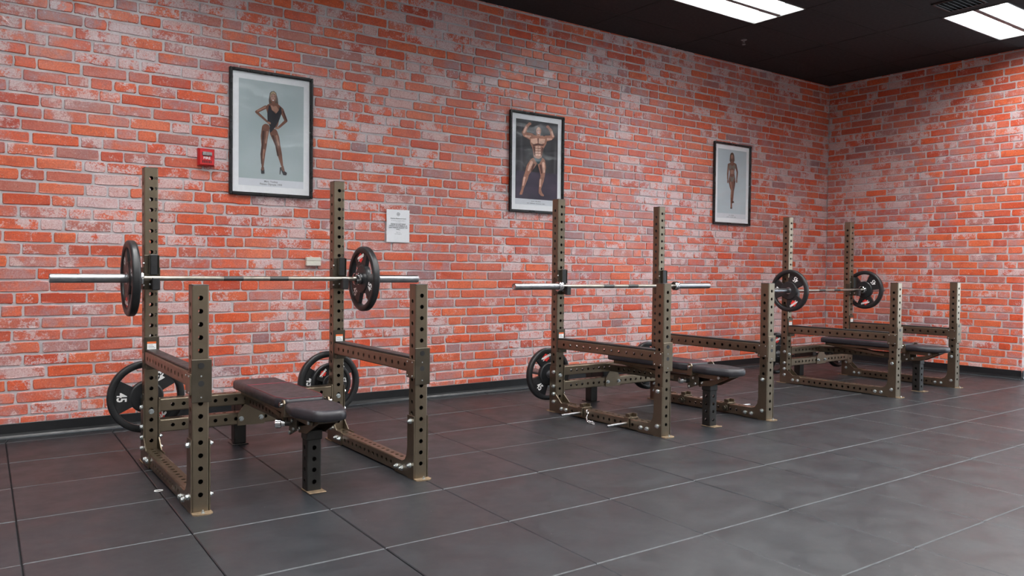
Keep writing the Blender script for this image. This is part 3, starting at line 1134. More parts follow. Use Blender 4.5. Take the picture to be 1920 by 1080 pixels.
def round_poly(corners, seg=6):
    """corners: (x, y, radius) counter-clockwise -> polygon"""
    out = []
    n = len(corners)
    for k in range(n):
        p = Vector(corners[k][:2]); r = corners[k][2]
        a = (Vector(corners[k - 1][:2]) - p).normalized(); b = (Vector(corners[(k + 1) % n][:2]) - p).normalized()
        ang = a.angle(b)
        d = r / math.tan(ang / 2)
        p0, p1 = p + a * d, p + b * d
        for s in range(seg + 1):
            t = s / seg
            q = p0 * (1 - t) ** 2 + p * 2 * t * (1 - t) + p1 * t * t
            out.append((q.x, q.y))
    return out

XC = W / 2 + H
def bench(i):
    lab = ['black bench in the nearest rack at left, its back pad tinged maroon',
           'black padded bench inside the middle rack',
           'black padded bench inside the farthest rack by the corner'][i]
    B = thing('weight_bench', lab, 'bench', tuple(rack_mat(i) @ Vector((XC, 0.1, 0))), RACKS[i][2], 'benches inside the racks')
    oy = -0.1                                   # rack y -> bench y
    def Y(v): return v + oy
    bw = .133
    back = round_poly([(-.100, Y(.200), .030), (.100, Y(.200), .030), (bw, Y(.290), .05), (bw, Y(1.075), .035), (-bw, Y(1.075), .035), (-bw, Y(.290), .05)])
    p = obj('back_pad', cached('bpad', lambda: pad_mesh('back_pad', back, .402, .456).mesh('back_pad', 'vinyl')), B)
    def stitch():
        mb = MB()
        o = [(x * .91, Y(.2) + .010 + (y - Y(.2)) * .977, .4566) for x, y in back]
        o = [q for q in o if q[1] < Y(.80)]
        o.sort(key=lambda q: math.atan2(q[0], -(q[1] - Y(.8))))
        o = [(-bw * .91, Y(.80), .4570)] + o + [(bw * .91, Y(.80), .4570)]
        mb.wire(o, .0011, 5)
        mb.wire([(-bw * .99, Y(.80), .440), (-bw * .90, Y(.80), .4570), (bw * .90, Y(.80), .4570), (bw * .99, Y(.80), .440)], .0014, 5)
        return mb.mesh('stitching', 'red_thread')
    obj('stitching', cached('stitch', stitch), p)['label'] = 'dark red stitching'
    seat = round_poly([(-.078, Y(-.172), .075), (.078, Y(-.172), .075), (.134, Y(.040), .13), (.115, Y(.186), .020), (-.115, Y(.186), .020), (-.134, Y(.040), .13)], 8)
    obj('seat_pad', cached('spad', lambda: pad_mesh('seat_pad', seat, .390, .444, .024).mesh('seat_pad', 'vinyl')), B)
    # main beam running from the cross beams to the front leg
    def spine():
        mb = MB()
        y0, y1 = Y(.20), Y(D - .004)
        mb.tube(rod_frame((0, y0, .322), (0, 1, 0)), y1 - y0, .072, .060, [], [], n=12)
        return mb.mesh('main_beam', 'bronze')
    def spine2():
        mb = MB()
        y0, y1 = Y(.20), Y(D - .004)
        hs = [.06 * k + .05 for k in range(int((y1 - y0 - .08) / .06))]
        mb.tube(rod_frame((0, y0, .322), (0, 1, 0)), y1 - y0, .060, .072, hs, [])
        return mb.mesh('main_beam', 'bronze_dark')
    obj('main_beam', cached('spine', spine2), B)
    # seat frames: long flat rails under the back pad
    for s in (-1, 1):
        def rails():
            mb = MB()
            mb.box(s * .050, s * .092, Y(.215), Y(1.035), .372, .400, c=.004)
            return mb.mesh('pad_rail', 'bronze')
        obj('pad_rail', cached(('prail', s), rails), B)
    for yy in (.30, .62, .95):
        part('pad_crossbar', MB().box(-.052, .052, Y(yy) - .015, Y(yy) + .015, .376, .398, c=.003), 'black_paint', B)
    # support ladder sloping under the pad
    def ladder():
        mb = MB()
        a = math.atan2(.05, .50)
        for s in (-1, 1):
            mb.box(s * .036, s * .044, -.30, .30, -.014, .014, c=.002, mat=T((0, Y(.72), .352)) @ Matrix.Rotation(a, 4, 'X'))
        for yy in (-.25, .0, .25): mb.cyl((-.047, Y(.72) + yy, .352 + yy * .1), (.047, Y(.72) + yy, .352 + yy * .1), .008, 10)
        return mb.mesh('support_link', 'bronze')
    obj('support_link', cached('ladder', ladder), B)
    # front leg with foot plate and black sleeve
    def leg():
        mb = MB()
        mb.tube(T((0, Y(.1075), 0)), .268, S, S, [.050, .110, .165, .222], [.050, .110, .165, .222])
        return mb.mesh('front_leg', 'black_paint')
    fl = obj('front_leg', cached('bleg', leg), B)
    part('foot_plate', MB().box(-H - .004, H + .010, Y(.1075) - H - .045, Y(.1075) + H + .004, .0005, .0065, c=.002), 'rust', fl)
    part('leg_sleeve', MB().box(-H - .004, H + .004, Y(.07) - .004, Y(.145) + .004, .262, .312, c=.004), 'black_paint', fl)
    # wedge brackets carrying the seat
    for s in (-1, 1):
        def wedge():
            mb = MB()
            x = s * .048
            mb.prism([(Y(.160), .290), (Y(.160), .322), (Y(-.03), .358), (Y(-.105), .388), (Y(-.105), .374), (Y(.045), .302)], x - .003, x + .003, AXX)
            return mb.mesh('seat_bracket', 'bronze')
        g = obj('seat_bracket', cached(('wedge', s), wedge), B)
        part('bracket_bolt', MB().cyl((s * .051, Y(.135), .315), (s * .059, Y(.135), .315), .0095, 12, c=.002), 'zinc', g)
        def arm():
            mb = MB()
            x = s * .060
            mb.prism([(Y(.235), .358), (Y(.235), .388), (Y(-.035), .384), (Y(-.055), .374), (Y(-.050), .358), (Y(-.02), .352)], x - .004, x + .004, AXX)
            return mb.mesh('seat_arm', 'bronze')
        g = obj('seat_arm', cached(('sarm', s), arm), B)
        part('pivot_bolt', MB().cyl((s * .064, Y(-.030), .371), (s * .074, Y(-.030), .371), .011, 14, c=.002), 'zinc', g)
        # hinge ear standing up between the pads
        def ear():
            mb = MB()
            x = s * .118
            mb.prism([(Y(.172), .372), (Y(.214), .372), (Y(.214), .440), (Y(.205), .455), (Y(.181), .455), (Y(.172), .440)], x - .004, x + .004, AXX)
            mb.box(s * .06, s * .118, Y(.175), Y(.212), .370, .378)
            return mb.mesh('hinge_ear', 'bronze')
        g = obj('hinge_ear', cached(('ear', s), ear), B)
        part('hinge_bolt', MB().cyl((s * .122, Y(.193), .432), (s * .140, Y(.193), .432), .0125, 14, c=.003), 'chrome', g)
    part('seat_tube', MB().cyl((-.052, Y(-.10), .384), (.052, Y(-.10), .384), .0115, 14, c=.002), 'bronze_dark', B)
    # spring pin with chrome knob at the left
    k = part('pull_pin', MB().cyl((-.045, Y(.245), .322), (-.085, Y(.265), .322), .0135, 14), 'black_paint', B)
    part('knob', MB().cyl((-.085, Y(.265), .322), (-.100, Y(.2725), .322), .016, 16).cyl((-.100, Y(.2725), .322), (-.130, Y(.2875), .322), .0235, 14, c=.004), 'chrome', k)
    for s in (-1, 1):
        def catch():
            mb = MB()
            x = s * .062
            mb.prism([(Y(.155), .300), (Y(.255), .262), (Y(.265), .275), (Y(.255), .330), (Y(.225), .372), (Y(.16), .372)], x - .003, x + .003, AXX)
            return mb.mesh('catch_plate', 'bronze_dark')
        g = obj('catch_plate', cached(('catch', s), catch), B)
        for yy, zz in ((.245, .278), (.205, .345), (.185, .305)):
            part('catch_bolt', MB().cyl((s * .065, Y(yy), zz), (s * .074, Y(yy), zz), .009, 12, c=.002), 'zinc', g)
    # mounting plates bolted to the lower cross beam
    mp = part('mount_plate', MB().prism([(-.082, .166), (.082, .166), (.082, .236), (.040, .292), (-.040, .292), (-.082, .236)], 0, .007, T((0, Y(D - .001), 0)) @ AXY), 'bronze', B)
    for s in (-1, 1):
        bolt(mp, (s * .060, Y(D - .008), .207), (0, -1, 0))
    # rear leg behind the cross beams
    def rear():
        mb = MB()
        mb.box(-H, H, Y(1.365), Y(1.440), .006, .300, c=.005)
        return mb.mesh('rear_leg', 'black_paint')
    rl = obj('rear_leg', cached('rleg', rear), B)
    part('foot_plate', MB().box(-H - .012, H + .012, Y(1.35), Y(1.47), .0005, .0065, c=.002), 'black_paint', rl)
    part('rear_beam', MB().box(-.034, .034, Y(D + S + .002), Y(1.366), .215, .292, c=.004), 'black_paint', rl)
    return B
bench_objs = [bench(i) for i in range(3)]

# ------------------------------------------------------------------ barbells
def barbell(i, xc, label):
    zb = BARZ[i]
    yb = D - .0485
    R0 = rack_mat(i) @ T((xc, yb, zb))
    b = obj('barbell', None, mw=R0)
    tag(b, label, 'barbell', 'steel barbells')
    hin, hout = .655, 1.095
    part('shaft', MB().cyl((-hin, 0, 0), (hin, 0, 0), .0142, 20), 'shaft', b)
    for a, c2 in ((-.43, -.215), (-.06, .06), (.215, .43)):
        part('knurling', MB().cyl((a, 0, 0), (c2, 0, 0), .01455, 20), 'shaft', b)
    for a, c2 in ((-.215, -.06), (.06, .215)):
        part('smooth_band', MB().cyl((a + .02, 0, 0), (c2 - .02, 0, 0), .01445, 20), 'knurl', b)
    for s in (-1, 1):
        mb = MB()
        A = Matrix.Rotation(s * PI / 2, 4, 'Y')
        mb.lathe([(.0145, hin - .022), (.032, hin - .022), (.0385, hin - .018), (.0385, hin - .008), (.034, hin - .004), (.034, hin + .004),
                  (.0385, hin + .008), (.0385, hin + .016), (.036, hin + .020), (.0252, hin + .020)], 28, A)
        part('collar_flange', mb, 'chrome', b)
        mb = MB()
        mb.lathe([(.0250, hin + .020), (.0250, hout - .003), (.0235, hout), (.017, hout), (.0165, hout - .004), (0, hout - .004)], 28, A)
        part('sleeve', mb, 'steel', b)
        part('end_cap', MB().lathe([(.0155, hout - .004), (.0155, hout - .0025), (0, hout - .0025)], 20, A), 'chrome', b)
    return b
barbell(0, .620, 'steel barbell in the nearest left rack, carrying two black plates')
barbell(1, .636, 'bare steel barbell without plates resting in the middle rack')
barbell(2, .655, 'steel barbell in the farthest rack, carrying two black plates')

# ------------------------------------------------------------------ weight plates
def plate_body(R):
    k = R / .212
    mb = MB()
    t = .0215 * k
    ri = .172 * k
    mb.lathe([(ri, -t * .62), (ri + .006 * k, -t), (R - .008 * k, -t), (R - .001, -t * .72), (R, -t * .4), (R, t * .4), (R - .001, t * .72), (R - .008 * k, t), (ri + .006 * k, t), (ri, t * .62)], 56, closed=True, sharp=1.2)
    # three broad spokes
    for a0 in (90, 210, 330):
        v0, v1 = [], []
        n = 8
        out = [(math.radians(a0 - 33 + 66 * q / n), .178 * k) for q in range(n + 1)]
        inn = [(math.radians(a0 + 38 - 76 * q / n), .088 * k) for q in range(n + 1)]
        mid1 = [(math.radians(a0 + 27), .135 * k)]
        mid0 = [(math.radians(a0 - 27), .135 * k)]
        poly = [(r * math.cos(a), r * math.sin(a)) for a, r in out + inn]
        tt = .0130 * k
        mb.prism(poly, -tt, tt)
    mb.lathe([(.0262, -t * .95), (.085 * k, -t * .95), (.092 * k, -t * .75), (.095 * k, -t * .3), (.095 * k, t * .3), (.092 * k, t * .75), (.085 * k, t * .95), (.0262, t * .95)], 40, closed=True)
    return mb.mesh('casting', 'urethane')

def plate_number(R, word):
    k = R / .212
    mb = MB()
    add_text(mb, Matrix.Identity(4), word, .074 * k, .0018 * k, 0, .74)
    return mb.mesh('weight_number', 'white_print')
def plate_emblem(R):
    k = R / .212
    red = MB()
    pts = []
    for w in range(72):                       # six-lobed clover outline
        a = 2 * PI * w / 72
        rr = (.0230 + .0090 * abs(math.cos(3 * a))) * k
        pts.append((rr * 1.08 * math.sin(a), rr * math.cos(a)))
    red.add([(x, y, 0) for x, y in pts[::-1]], [tuple(range(72))])
    return red.mesh('red_emblem', 'red_print')
def plate_logo(R):
    k = R / .212
    log = MB()
    add_text(log, T((0, 0, .0006)) @ Matrix.Rotation(.16, 4, 'Z'), 'gymeo', .040 * k, .0018 * k, .25, .95)
    return log.mesh('logo_lettering', 'white_print')

def weight_plate(mw, label, R=.212, word='45', group='black 45 pound plates'):
    p = obj('weight_plate', None, mw=mw)
    tag(p, label, 'weight plate', group)
    obj('casting', cached(('cast', R), lambda: plate_body(R)), p)
    k = R / .212
    z = .0136 * k
    for side in (1, -1):
        F = Matrix.Identity(4) if side > 0 else Matrix.Rotation(PI, 4, 'Y')
        for a in (210, 330):
            ar = math.radians(a)
            obj('weight_number', cached(('wn', R, word), lambda: plate_number(R, word)), p,
                mw=F @ T((.134 * k * math.cos(ar), .134 * k * math.sin(ar), z)) @ Matrix.Rotation(ar + PI / 2, 4, 'Z'))
        e = obj('red_emblem', cached(('em', R), lambda: plate_emblem(R)), p, mw=F @ T((0, .139 * k, z)))
        obj('logo_lettering', cached(('lg', R), lambda: plate_logo(R)), e)
    def ring():
        t = .0215 * k
        return MB().lathe([(.0256, -t - .0005), (.034, -t - .0005), (.034, -t + .003), (.034, t - .003), (.034, t + .0005), (.0256, t + .0005)], 32, closed=True).mesh('bore_ring', 'steel')
    obj('bore_ring', cached(('ring', R), ring), p)
    return p

FACE_LEFT = Matrix(((0, 0, -1, 0), (-1, 0, 0, 0), (0, 1, 0, 0), (0, 0, 0, 1)))   # local z -> -x, x -> -y, y -> z
def bar_plate(i, x, spin, label):
    weight_plate(rack_mat(i) @ T((x, D - .0485, BARZ[i])) @ FACE_LEFT @ Matrix.Rotation(math.radians(spin), 4, 'Z'), label)
def peg_plate(i, right, y, spin, label, **kw):
    R = kw.get('R', .212)
    weight_plate(rack_mat(i) @ T((H + (W if right else 0), D + y, PEGZ[i] - .002)) @ AXY @ Matrix.Rotation(math.radians(spin), 4, 'Z'), label, **kw)
bar_plate(0, .620 - .700, 165, 'black 45 plate on the left end of the nearest barbell')
bar_plate(0, .620 + .700, 8, 'black 45 plate on the nearest barbell, red logo upright at top')
bar_plate(2, .655 - .700, 205, 'black 45 plate on the left end of the farthest barbell, logo upside down')
bar_plate(2, .655 + .700, 187, 'black 45 plate on the right end of the farthest barbell by the corner')
peg_plate(0, False, .150, 208, 'black 45 plate stored low behind the nearest rack, left post')
peg_plate(0, True, .166, 205, 'large black 45 plate stored behind the nearest rack, right post')
peg_plate(0, True, .128, 40, 'small black 25 plate hanging in front of a large stored plate', R=.137, word='25', group='small plates')
peg_plate(1, False, .150, 14, 'black 45 plate stored behind the middle rack, left post, red logo showing')
peg_plate(1, True, .150, 30, 'black 45 plate stored behind the middle rack, right post, mostly hidden')
peg_plate(2, False, .150, 5, 'black 45 plate stored behind the farthest rack, left post')
peg_plate(2, True, .150, 60, 'black 45 plate stored behind the farthest rack, right post, mostly hidden')

# ------------------------------------------------------------------ band pegs on the middle rack's base rails
def band_peg(y, right, label):
    P = obj('band_peg', None, mw=rack_mat(1) @ T((H + (W if right else 0), y, .0815)))
    tag(P, label, 'band peg', 'band pegs on the base rails')
    s = 1 if right else -1
    mb = MB()
    mb.box(-H - .009, H + .009, -.024, .024, 0, .006, c=.0015)
    for q in (-1, 1): mb.box(q * (H + .0065), q * (H + .0125), -.024, .024, -.062, .006, c=.0015)
    part('saddle', mb, 'bronze', P)
    mb = MB()
    for q in (-1, 1): mb.box(q * H * .9 - .003, q * H * .9 + .003, -.022, .022, .006, .030, c=.001)
    mb.box(-.034, .034, .019, .023, .006, .028, c=.001)
    part('stop_bracket', mb, 'bronze', P)
    pin = part('peg', MB().cyl((s * (H + .012), 0, -.036), (s * (H + .205), -.012, -.036), .0105, 16, c=.002), 'steel', P)
    part('peg_head', MB().cyl((-s * (H + .012), 0, -.036), (-s * (H + .020), 0, -.036), .027, 20, c=.002)
         .cyl((-s * (H + .020), 0, -.036), (-s * (H + .034), 0, -.036), .018, 16, c=.003), 'bronze_dark', pin)
    return P
band_peg(.835, False, 'steel band peg on the middle rack left base rail, farther from viewer')
band_peg(.335, False, 'steel band peg on the middle rack left base rail, nearest the front post')
band_peg(.840, True, 'band peg with round head on the middle rack right rail, farther back')
band_peg(.385, True, 'band peg with round head on the middle rack right rail, near the front')

# spring clip hanging from the left rail, its coil on the floor
clip = obj('spring_clip', None, mw=rack_mat(1) @ T((-.02, .70, .0)))
tag(clip, 'small chrome spring clip hanging by the middle rack left base rail', 'clip')
part('wire_loop', MB().wire([(.0, .03, .070), (-.012, .035, .086), (-.022, .028, .080), (-.020, .015, .055), (-.030, .02, .030), (-.045, .0, .018), (-.075, -.05, .012)], .0028, 8), 'chrome', clip)
mb = MB()
mb.wire([(-.078 + .002 * math.sin(a), -.05 - .0022 * a, .0145 + .011 * math.cos(a)) if False else (-.078 + .011 * math.sin(a), -.045 - .0020 * a, .0145 + .011 * math.cos(a)) for a in [k * PI / 5 for k in range(60)]], .0022, 6)
part('coil', mb, 'chrome', clip)
part('wire_leg', MB().wire([(.0, .03, .070), (-.008, .032, .040), (-.016, .030, .0035), (-.050, -.020, .0035)], .0026, 8), 'chrome', clip)
ringm = MB().wire([(.020 * math.cos(k * PI / 10), .014 * math.sin(k * PI / 10), .0025) for k in range(20)], .0022, 6, closed=True)
tag(part('rubber_ring', ringm, 'white_print', loc=(.953, 4.30, .0006)), 'tiny white ring lying on floor beside the nearest rack', 'ring')

# ------------------------------------------------------------------ framed posters
def capsule2d(p0, r0, p1, r1, n=7):
    p0, p1 = Vector(p0), Vector(p1)
    d = (p1 - p0)
    a = math.atan2(d.y, d.x)
    out = []
    for k in range(n + 1):
        t = a + PI / 2 + PI * k / n
        out.append((p0.x + r0 * math.cos(t), p0.y + r0 * math.sin(t)))
    for k in range(n + 1):
        t = a - PI / 2 + PI * k / n
        out.append((p1.x + r1 * math.cos(t), p1.y + r1 * math.sin(t)))
    return out

def ellipse2d(c, rx, ry, n=20, tilt=0.0):
    o = []
    for k in range(n):
        a = 2 * PI * k / n
        x, y = rx * math.cos(a), ry * math.sin(a)
        o.append((c[0] + x * math.cos(tilt) - y * math.sin(tilt), c[1] + x * math.sin(tilt) + y * math.cos(tilt)))
    return o

def poster(x0, x1, z0, z1, bg, layers, px, caption, label, stage=None):
    """layers: list of (material, polygon in picture pixels); px maps picture pixels to metres"""
    P = thing('framed_poster', label, 'poster', ((x0 + x1) / 2, YW, z0), 0, 'framed posters on the brick wall')
    w, h = x1 - x0, z1 - z0
    hw = w / 2
    fw = .020
    mb = MB()
    def profile_bar(a, b, vertical):
        pass
    # moulded frame bars with a stepped face
    for s in (-1, 1):
        mb.box(s * hw, s * (hw - fw), -.032, -.002, 0, h, c=.004)
        mb.box(s * (hw - fw + .001), s * (hw - fw - .005), -.024, -.002, fw, h - fw, c=.001)
    for a in (0, h - fw): mb.box(-hw + fw, hw - fw, -.032, -.002, a, a + fw, c=.004)
    for a in (fw - .001, h - fw - .004): mb.box(-hw + fw, hw - fw, -.024, -.002, a, a + .005, c=.001)
    part('frame', mb, 'frame', P)
    part('mat_board', MB().box(-hw + .012, hw - .012, -.010, -.003, .012, h - .012), 'mat_board', P)
    ix0, ix1, iz0, iz1 = -hw + .074, hw - .072, .130, h - .073
    part('photo_print', MB().box(ix0, ix1, -.0112, -.0098, iz0, iz1), bg, P)
    if stage:
        part('stage_print', MB().box(ix0, ix1, -.0114, -.0110, iz0, iz0 + stage), 'stage_floor', P)
    cp = part('caption_strip', MB().box(ix0, ix1, -.0108, -.0098, .075, .130), 'caption_paper', P)
    mb = MB()
    for k, (s, sz) in enumerate(caption):
        if isinstance(s, tuple):            # too blurred to read in the photograph: short strokes of the same length
            rq = random.Random(k + len(s))
            xx = -.005 - sum(s) * .0042 - (len(s) - 1) * .004
            for w_ in s:
                for q in range(w_):
                    hh = rq.choice((.0055, .0055, .008))
                    mb.box(xx, xx + .0050, -.0119, -.0116, .108 - .021 * k, .108 - .021 * k + hh)
                    xx += .0084
                xx += .008
            continue
        add_text(mb, T((-.005, -.0116, .112 - .021 * k)) @ Matrix.Rotation(PI / 2, 4, 'X'), s, sz, .0003)
    part('caption_text', mb, 'grey_print', cp)
    names = []
    for mt, _ in layers:
        if mt not in names: names.append(mt)
    mb = MB()
    for k, (mt, poly) in enumerate(layers):
        mb.cur = names.index(mt)
        q = []
        for X, Yp in poly:
            u, v = px(X, Yp)
            q.append((ix0 + u * (ix1 - ix0), -.0116 - .00006 * k, iz0 + v * (iz1 - iz0)))
        ar = sum(q[i - 1][0] * q[i][2] - q[i][0] * q[i - 1][2] for i in range(len(q)))
        mb.add(q, [tuple(range(len(q))) if ar > 0 else tuple(range(len(q)))[::-1]])
    part('printed_figure', mb, names, P)
    part('glazing', MB().box(-hw + .015, hw - .015, -.0215, -.0195, .015, h - .015), 'glass', P)
    return P

def limb(mt, *pts):
    return [(mt, capsule2d(a[:2], a[2], b[:2], b[2])) for a, b in zip(pts, pts[1:])]

# first poster: fitness model in a dark swimsuit, hands on hips
def px1(x, y):
    t = 143 + (x - 378) * .133; b = 860 + (x - 368) * .0685
    return (x - 373) / 467, (b - y) / (b - t)
L1 = []
L1 += [('hair', [(590, 250), (600, 238), (620, 234), (636, 248), (648, 290), (652, 335), (640, 345), (625, 335), (600, 330), (586, 335), (582, 300)])]
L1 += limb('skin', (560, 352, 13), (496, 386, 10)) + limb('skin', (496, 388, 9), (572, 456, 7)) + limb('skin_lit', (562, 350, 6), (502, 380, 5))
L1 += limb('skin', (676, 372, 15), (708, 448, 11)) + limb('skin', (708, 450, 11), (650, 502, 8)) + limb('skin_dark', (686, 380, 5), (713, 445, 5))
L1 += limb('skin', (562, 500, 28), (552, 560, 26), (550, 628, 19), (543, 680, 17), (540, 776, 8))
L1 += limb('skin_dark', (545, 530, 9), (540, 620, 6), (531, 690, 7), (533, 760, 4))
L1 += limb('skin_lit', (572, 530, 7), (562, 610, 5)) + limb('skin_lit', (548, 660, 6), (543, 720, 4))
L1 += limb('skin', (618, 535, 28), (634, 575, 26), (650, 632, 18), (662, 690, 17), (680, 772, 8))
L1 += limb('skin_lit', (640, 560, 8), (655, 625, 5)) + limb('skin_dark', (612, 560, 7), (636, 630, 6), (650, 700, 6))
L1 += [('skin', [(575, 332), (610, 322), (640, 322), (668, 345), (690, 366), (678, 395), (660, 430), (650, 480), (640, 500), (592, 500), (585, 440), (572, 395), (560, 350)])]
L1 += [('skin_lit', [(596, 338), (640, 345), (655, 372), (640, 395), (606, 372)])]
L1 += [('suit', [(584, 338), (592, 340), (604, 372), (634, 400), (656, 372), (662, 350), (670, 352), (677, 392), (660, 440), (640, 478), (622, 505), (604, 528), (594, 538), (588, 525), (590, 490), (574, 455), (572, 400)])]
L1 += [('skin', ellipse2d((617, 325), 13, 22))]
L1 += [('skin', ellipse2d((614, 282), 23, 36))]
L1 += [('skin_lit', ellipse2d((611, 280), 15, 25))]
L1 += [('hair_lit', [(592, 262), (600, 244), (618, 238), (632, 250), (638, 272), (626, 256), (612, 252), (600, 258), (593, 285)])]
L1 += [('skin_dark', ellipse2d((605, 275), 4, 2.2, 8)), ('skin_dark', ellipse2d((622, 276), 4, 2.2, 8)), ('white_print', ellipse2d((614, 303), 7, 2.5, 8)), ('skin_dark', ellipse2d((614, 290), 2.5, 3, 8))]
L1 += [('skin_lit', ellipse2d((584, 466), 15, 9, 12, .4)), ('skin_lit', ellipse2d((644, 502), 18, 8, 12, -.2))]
L1 += [('suit', [(527, 800), (552, 800), (553, 832), (530, 834)]), ('skin', ellipse2d((540, 795), 11, 16)),
       ('suit', [(664, 788), (672, 784), (700, 815), (716, 826), (712, 844), (690, 843), (672, 805), (667, 838), (662, 838)]), ('skin', [(676, 770), (690, 776), (700, 812), (690, 818), (674, 796)])]
poster(1.853, 2.505, 1.671, 2.618, 'backdrop_grey', L1, px1, [('Mary Yockey', .020), ('Fitness Olympia 1999', .020)],
       'framed poster of a woman in dark swimsuit on grey, leftmost, beside fire alarm')

def px2(x, y):
    t = 155 + (x - 187) * .168; b = 885 + (x - 173) * .079
    return (x - 180) / 377, (b - y) / (b - t)
L2 = []
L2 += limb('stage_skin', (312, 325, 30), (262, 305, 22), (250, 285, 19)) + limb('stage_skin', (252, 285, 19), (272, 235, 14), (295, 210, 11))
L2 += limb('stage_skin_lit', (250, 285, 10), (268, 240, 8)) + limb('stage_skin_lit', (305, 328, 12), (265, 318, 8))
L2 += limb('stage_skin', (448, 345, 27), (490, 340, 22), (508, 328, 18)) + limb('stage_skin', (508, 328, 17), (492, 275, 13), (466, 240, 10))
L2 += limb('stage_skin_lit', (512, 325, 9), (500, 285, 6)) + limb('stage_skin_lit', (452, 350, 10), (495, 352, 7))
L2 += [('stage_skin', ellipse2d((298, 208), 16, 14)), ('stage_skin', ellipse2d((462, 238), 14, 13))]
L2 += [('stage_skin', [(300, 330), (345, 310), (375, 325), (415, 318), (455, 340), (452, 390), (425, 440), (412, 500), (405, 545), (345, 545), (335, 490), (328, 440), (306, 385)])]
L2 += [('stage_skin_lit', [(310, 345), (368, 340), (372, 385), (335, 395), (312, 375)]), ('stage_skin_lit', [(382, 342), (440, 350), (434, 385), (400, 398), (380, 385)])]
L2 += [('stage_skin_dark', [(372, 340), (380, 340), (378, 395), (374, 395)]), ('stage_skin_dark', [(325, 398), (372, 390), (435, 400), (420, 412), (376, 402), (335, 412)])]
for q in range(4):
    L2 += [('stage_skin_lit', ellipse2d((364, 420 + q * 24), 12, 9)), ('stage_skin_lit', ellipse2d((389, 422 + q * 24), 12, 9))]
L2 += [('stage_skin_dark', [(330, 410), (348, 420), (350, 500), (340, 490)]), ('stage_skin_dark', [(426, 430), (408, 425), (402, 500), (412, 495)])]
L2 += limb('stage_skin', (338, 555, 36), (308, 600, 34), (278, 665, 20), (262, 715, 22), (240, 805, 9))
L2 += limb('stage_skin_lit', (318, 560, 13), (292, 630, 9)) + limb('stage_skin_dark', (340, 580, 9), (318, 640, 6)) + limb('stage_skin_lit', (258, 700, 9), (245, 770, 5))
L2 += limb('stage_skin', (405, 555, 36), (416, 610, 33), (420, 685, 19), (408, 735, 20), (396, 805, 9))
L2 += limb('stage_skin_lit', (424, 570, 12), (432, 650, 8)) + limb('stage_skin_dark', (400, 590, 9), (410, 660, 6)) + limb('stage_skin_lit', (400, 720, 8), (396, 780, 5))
L2 += [('stage_skin', [(232, 800), (250, 805), (245, 835), (236, 856), (216, 855), (218, 840)]), ('stage_skin', [(386, 800), (404, 800), (415, 838), (434, 862), (430, 872), (405, 866), (384, 840)])]
L2 += [('teal', [(332, 505), (352, 522), (385, 532), (410, 515), (404, 545), (384, 578), (372, 575), (352, 545)])]
L2 += limb('stage_skin', (377, 325, 18), (377, 300, 17))
L2 += [('stage_skin', ellipse2d((378, 275), 23, 43)), ('stage_skin_lit', ellipse2d((374, 268), 15, 33)), ('hair', [(358, 255), (362, 236), (380, 229), (396, 240), (400, 258), (388, 243), (372, 240)]),
       ('stage_skin_dark', ellipse2d((371, 272), 5, 2.5, 8)), ('stage_skin_dark', ellipse2d((388, 273), 5, 2.5, 8)), ('white_print', ellipse2d((380, 298), 8, 3, 8))]
poster(4.430, 5.082, 1.671, 2.620, 'backdrop_dark', L2, px2, [((5, 8), .017), ((3, 8, 8, 4), .017)],
       'framed poster of a flexing bodybuilder on dark backdrop, middle of the three', stage=.26)

def px3(x, y):
    t = 170 + (x - 218) * .136; b = 893 + (x - 207) * .071
    return (x - 212) / 310, (b - y) / (b - t)
L3 = []
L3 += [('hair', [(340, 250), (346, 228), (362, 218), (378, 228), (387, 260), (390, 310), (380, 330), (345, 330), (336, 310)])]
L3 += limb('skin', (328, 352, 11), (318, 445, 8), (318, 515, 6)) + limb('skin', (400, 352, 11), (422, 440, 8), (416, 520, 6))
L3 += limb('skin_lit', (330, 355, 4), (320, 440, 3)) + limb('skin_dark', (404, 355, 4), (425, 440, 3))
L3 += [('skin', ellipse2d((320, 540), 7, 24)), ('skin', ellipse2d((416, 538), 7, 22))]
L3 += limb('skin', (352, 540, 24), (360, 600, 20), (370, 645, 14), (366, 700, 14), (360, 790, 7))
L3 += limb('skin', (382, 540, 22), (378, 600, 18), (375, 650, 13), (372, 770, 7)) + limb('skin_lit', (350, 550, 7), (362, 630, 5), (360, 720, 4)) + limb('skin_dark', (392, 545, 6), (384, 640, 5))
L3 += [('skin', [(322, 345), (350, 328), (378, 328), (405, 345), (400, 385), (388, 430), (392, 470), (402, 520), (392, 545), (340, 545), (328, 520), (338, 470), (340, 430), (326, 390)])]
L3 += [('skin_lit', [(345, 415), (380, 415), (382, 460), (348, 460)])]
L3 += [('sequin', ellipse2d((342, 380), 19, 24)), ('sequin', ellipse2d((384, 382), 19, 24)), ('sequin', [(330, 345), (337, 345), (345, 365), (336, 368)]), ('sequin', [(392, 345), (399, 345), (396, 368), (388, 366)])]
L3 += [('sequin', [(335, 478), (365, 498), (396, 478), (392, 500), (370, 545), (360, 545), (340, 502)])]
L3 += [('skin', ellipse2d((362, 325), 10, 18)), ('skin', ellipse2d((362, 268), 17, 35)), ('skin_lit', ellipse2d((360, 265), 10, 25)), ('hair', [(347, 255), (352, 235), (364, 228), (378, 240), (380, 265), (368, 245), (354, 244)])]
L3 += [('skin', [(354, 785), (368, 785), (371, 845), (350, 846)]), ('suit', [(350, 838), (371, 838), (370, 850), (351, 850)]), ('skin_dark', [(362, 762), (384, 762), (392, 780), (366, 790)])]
poster(7.302, 7.958, 1.676, 2.618, 'backdrop_blue', L3, px3, [((4, 6), .015), ((7, 7, 4), .015)],
       'framed poster of a woman in sequined bikini on pale blue, rightmost of three')

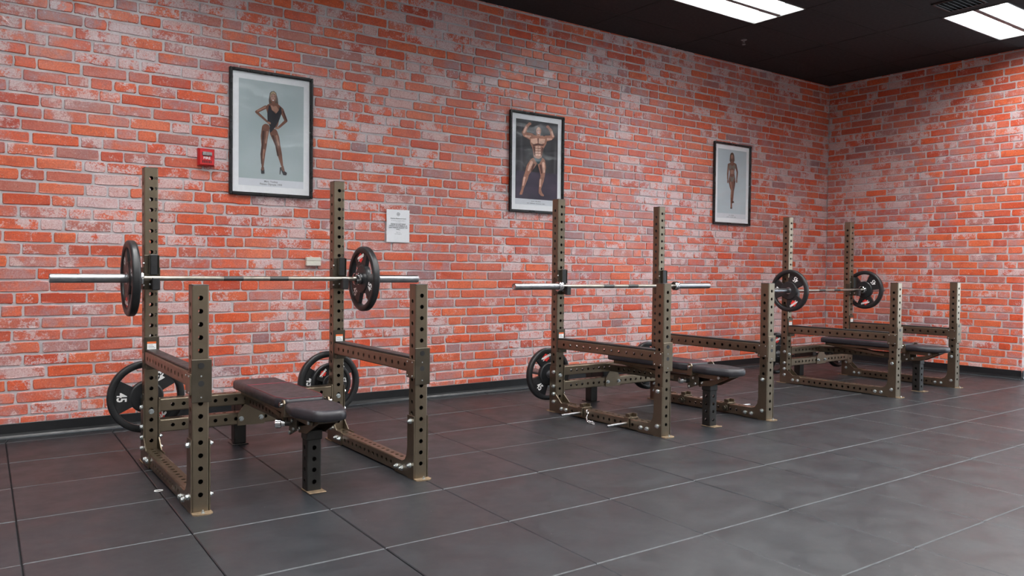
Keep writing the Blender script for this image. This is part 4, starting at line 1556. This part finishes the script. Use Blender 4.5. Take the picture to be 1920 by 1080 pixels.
# ------------------------------------------------------------------ small things on the wall
al = thing('fire_alarm', 'red FIRE alarm strobe box on the bricks left of first poster', 'alarm', (1.686, YW, 1.928))
mb = MB()
v = []
for y, hx, z0, z1 in ((0, .058, -.064, .062), (-.030, .058, -.064, .062), (-.048, .049, -.056, .056)):
    v += [(-hx, y, z0), (hx, y, z0), (hx, y, z1), (-hx, y, z1)]
mb.add(v, [(a * 4 + k, a * 4 + (k + 1) % 4, a * 4 + 4 + (k + 1) % 4, a * 4 + 4 + k) for a in range(2) for k in range(4)] + [(8, 9, 10, 11)])
part('housing', mb, 'alarm_red', al)
part('strobe_lens', MB().box(-.034, .034, -.060, -.047, .008, .036, c=.004), 'lens', al)
mb = MB(); add_text(mb, T((0, -.0487, -.008)) @ Matrix.Rotation(PI / 2, 4, 'X'), 'FIRE', .026, .0006, 0, 1.1)
part('lettering', mb, 'white_print', al)
for k in range(6):
    part('horn_slot', MB().box(-.032 + k * .0115, -.026 + k * .0115, -.0490, -.0478, -.045, -.026), 'black_print', al)

no = thing('paper_notice', 'white printed paper notice taped to bricks right of the nearest rack', 'notice', (3.273, YW, 1.351))
mb = MB()
mb.smooth = True
n = 6
v = [(-.109 + .218 * a / n, -.010 - .0015 * math.sin(a * 1.1) - .001 * math.sin(b * 2.2), .276 * b / n) for b in range(n + 1) for a in range(n + 1)]
mb.add(v, [(b * (n + 1) + a, b * (n + 1) + a + 1, (b + 1) * (n + 1) + a + 1, (b + 1) * (n + 1) + a) for b in range(n) for a in range(n)])
mb.smooth = False
mb.add([(x, y + .001, z) for x, y, z in v], [(b * (n + 1) + a, (b + 1) * (n + 1) + a, (b + 1) * (n + 1) + a + 1, b * (n + 1) + a + 1) for b in range(n) for a in range(n)])
part('sheet', mb, 'paper', no)
mb = MB()
for s, z, sz, bd in (('Attention Members & Guests', .202, .0125, .0003), ('As a courtesy to all members and guests', .183, .0082, 0), ('in our facility,', .172, .0082, 0),
                 ('PLEASE DO NOT DROP', .154, .0135, .0004), ('WEIGHTS OR DUMBBELLS OR', .139, .0130, .0004), ('LEAN WEIGHTS AGAINST THE', .124, .0130, .0004),
                 ('WALL.', .109, .0130, .0004), ('Thank You,', .084, .0092, 0), ('Club Management', .070, .0092, 0)):
    add_text(mb, T((0, -.0132, z)) @ Matrix.Rotation(PI / 2, 4, 'X'), s, sz, bd)
part('lettering', mb, 'grey_print', no)
mb = MB()
v = []
for k in range(24):
    a = 2 * PI * k / 24
    v += [(.015 * math.cos(a), -.0132, .238 + .015 * math.sin(a)), (.0125 * math.cos(a), -.0132, .238 + .0125 * math.sin(a))]
mb.add(v, [(2 * k, (2 * k + 2) % 48, (2 * k + 3) % 48, 2 * k + 1) for k in range(24)])
for q in range(3): mb.add([(-.009, -.0132, .233 + q * .004), (.009, -.0132, .233 + q * .004), (.009, -.0132, .235 + q * .004), (-.009, -.0132, .235 + q * .004)], [(0, 1, 2, 3)])
part('round_emblem', mb, 'grey_print', no)

wb = thing('wall_box', 'small ivory plastic box on the bricks behind the nearest bar', 'wall box', (2.516, YW, 1.176))
part('cover', MB().box(-.060, .060, -.032, .002, -.034, .004, c=.004), 'ivory', wb)
part('lid', MB().box(-.060, .060, -.030, .002, .005, .035, c=.004), 'ivory', wb)
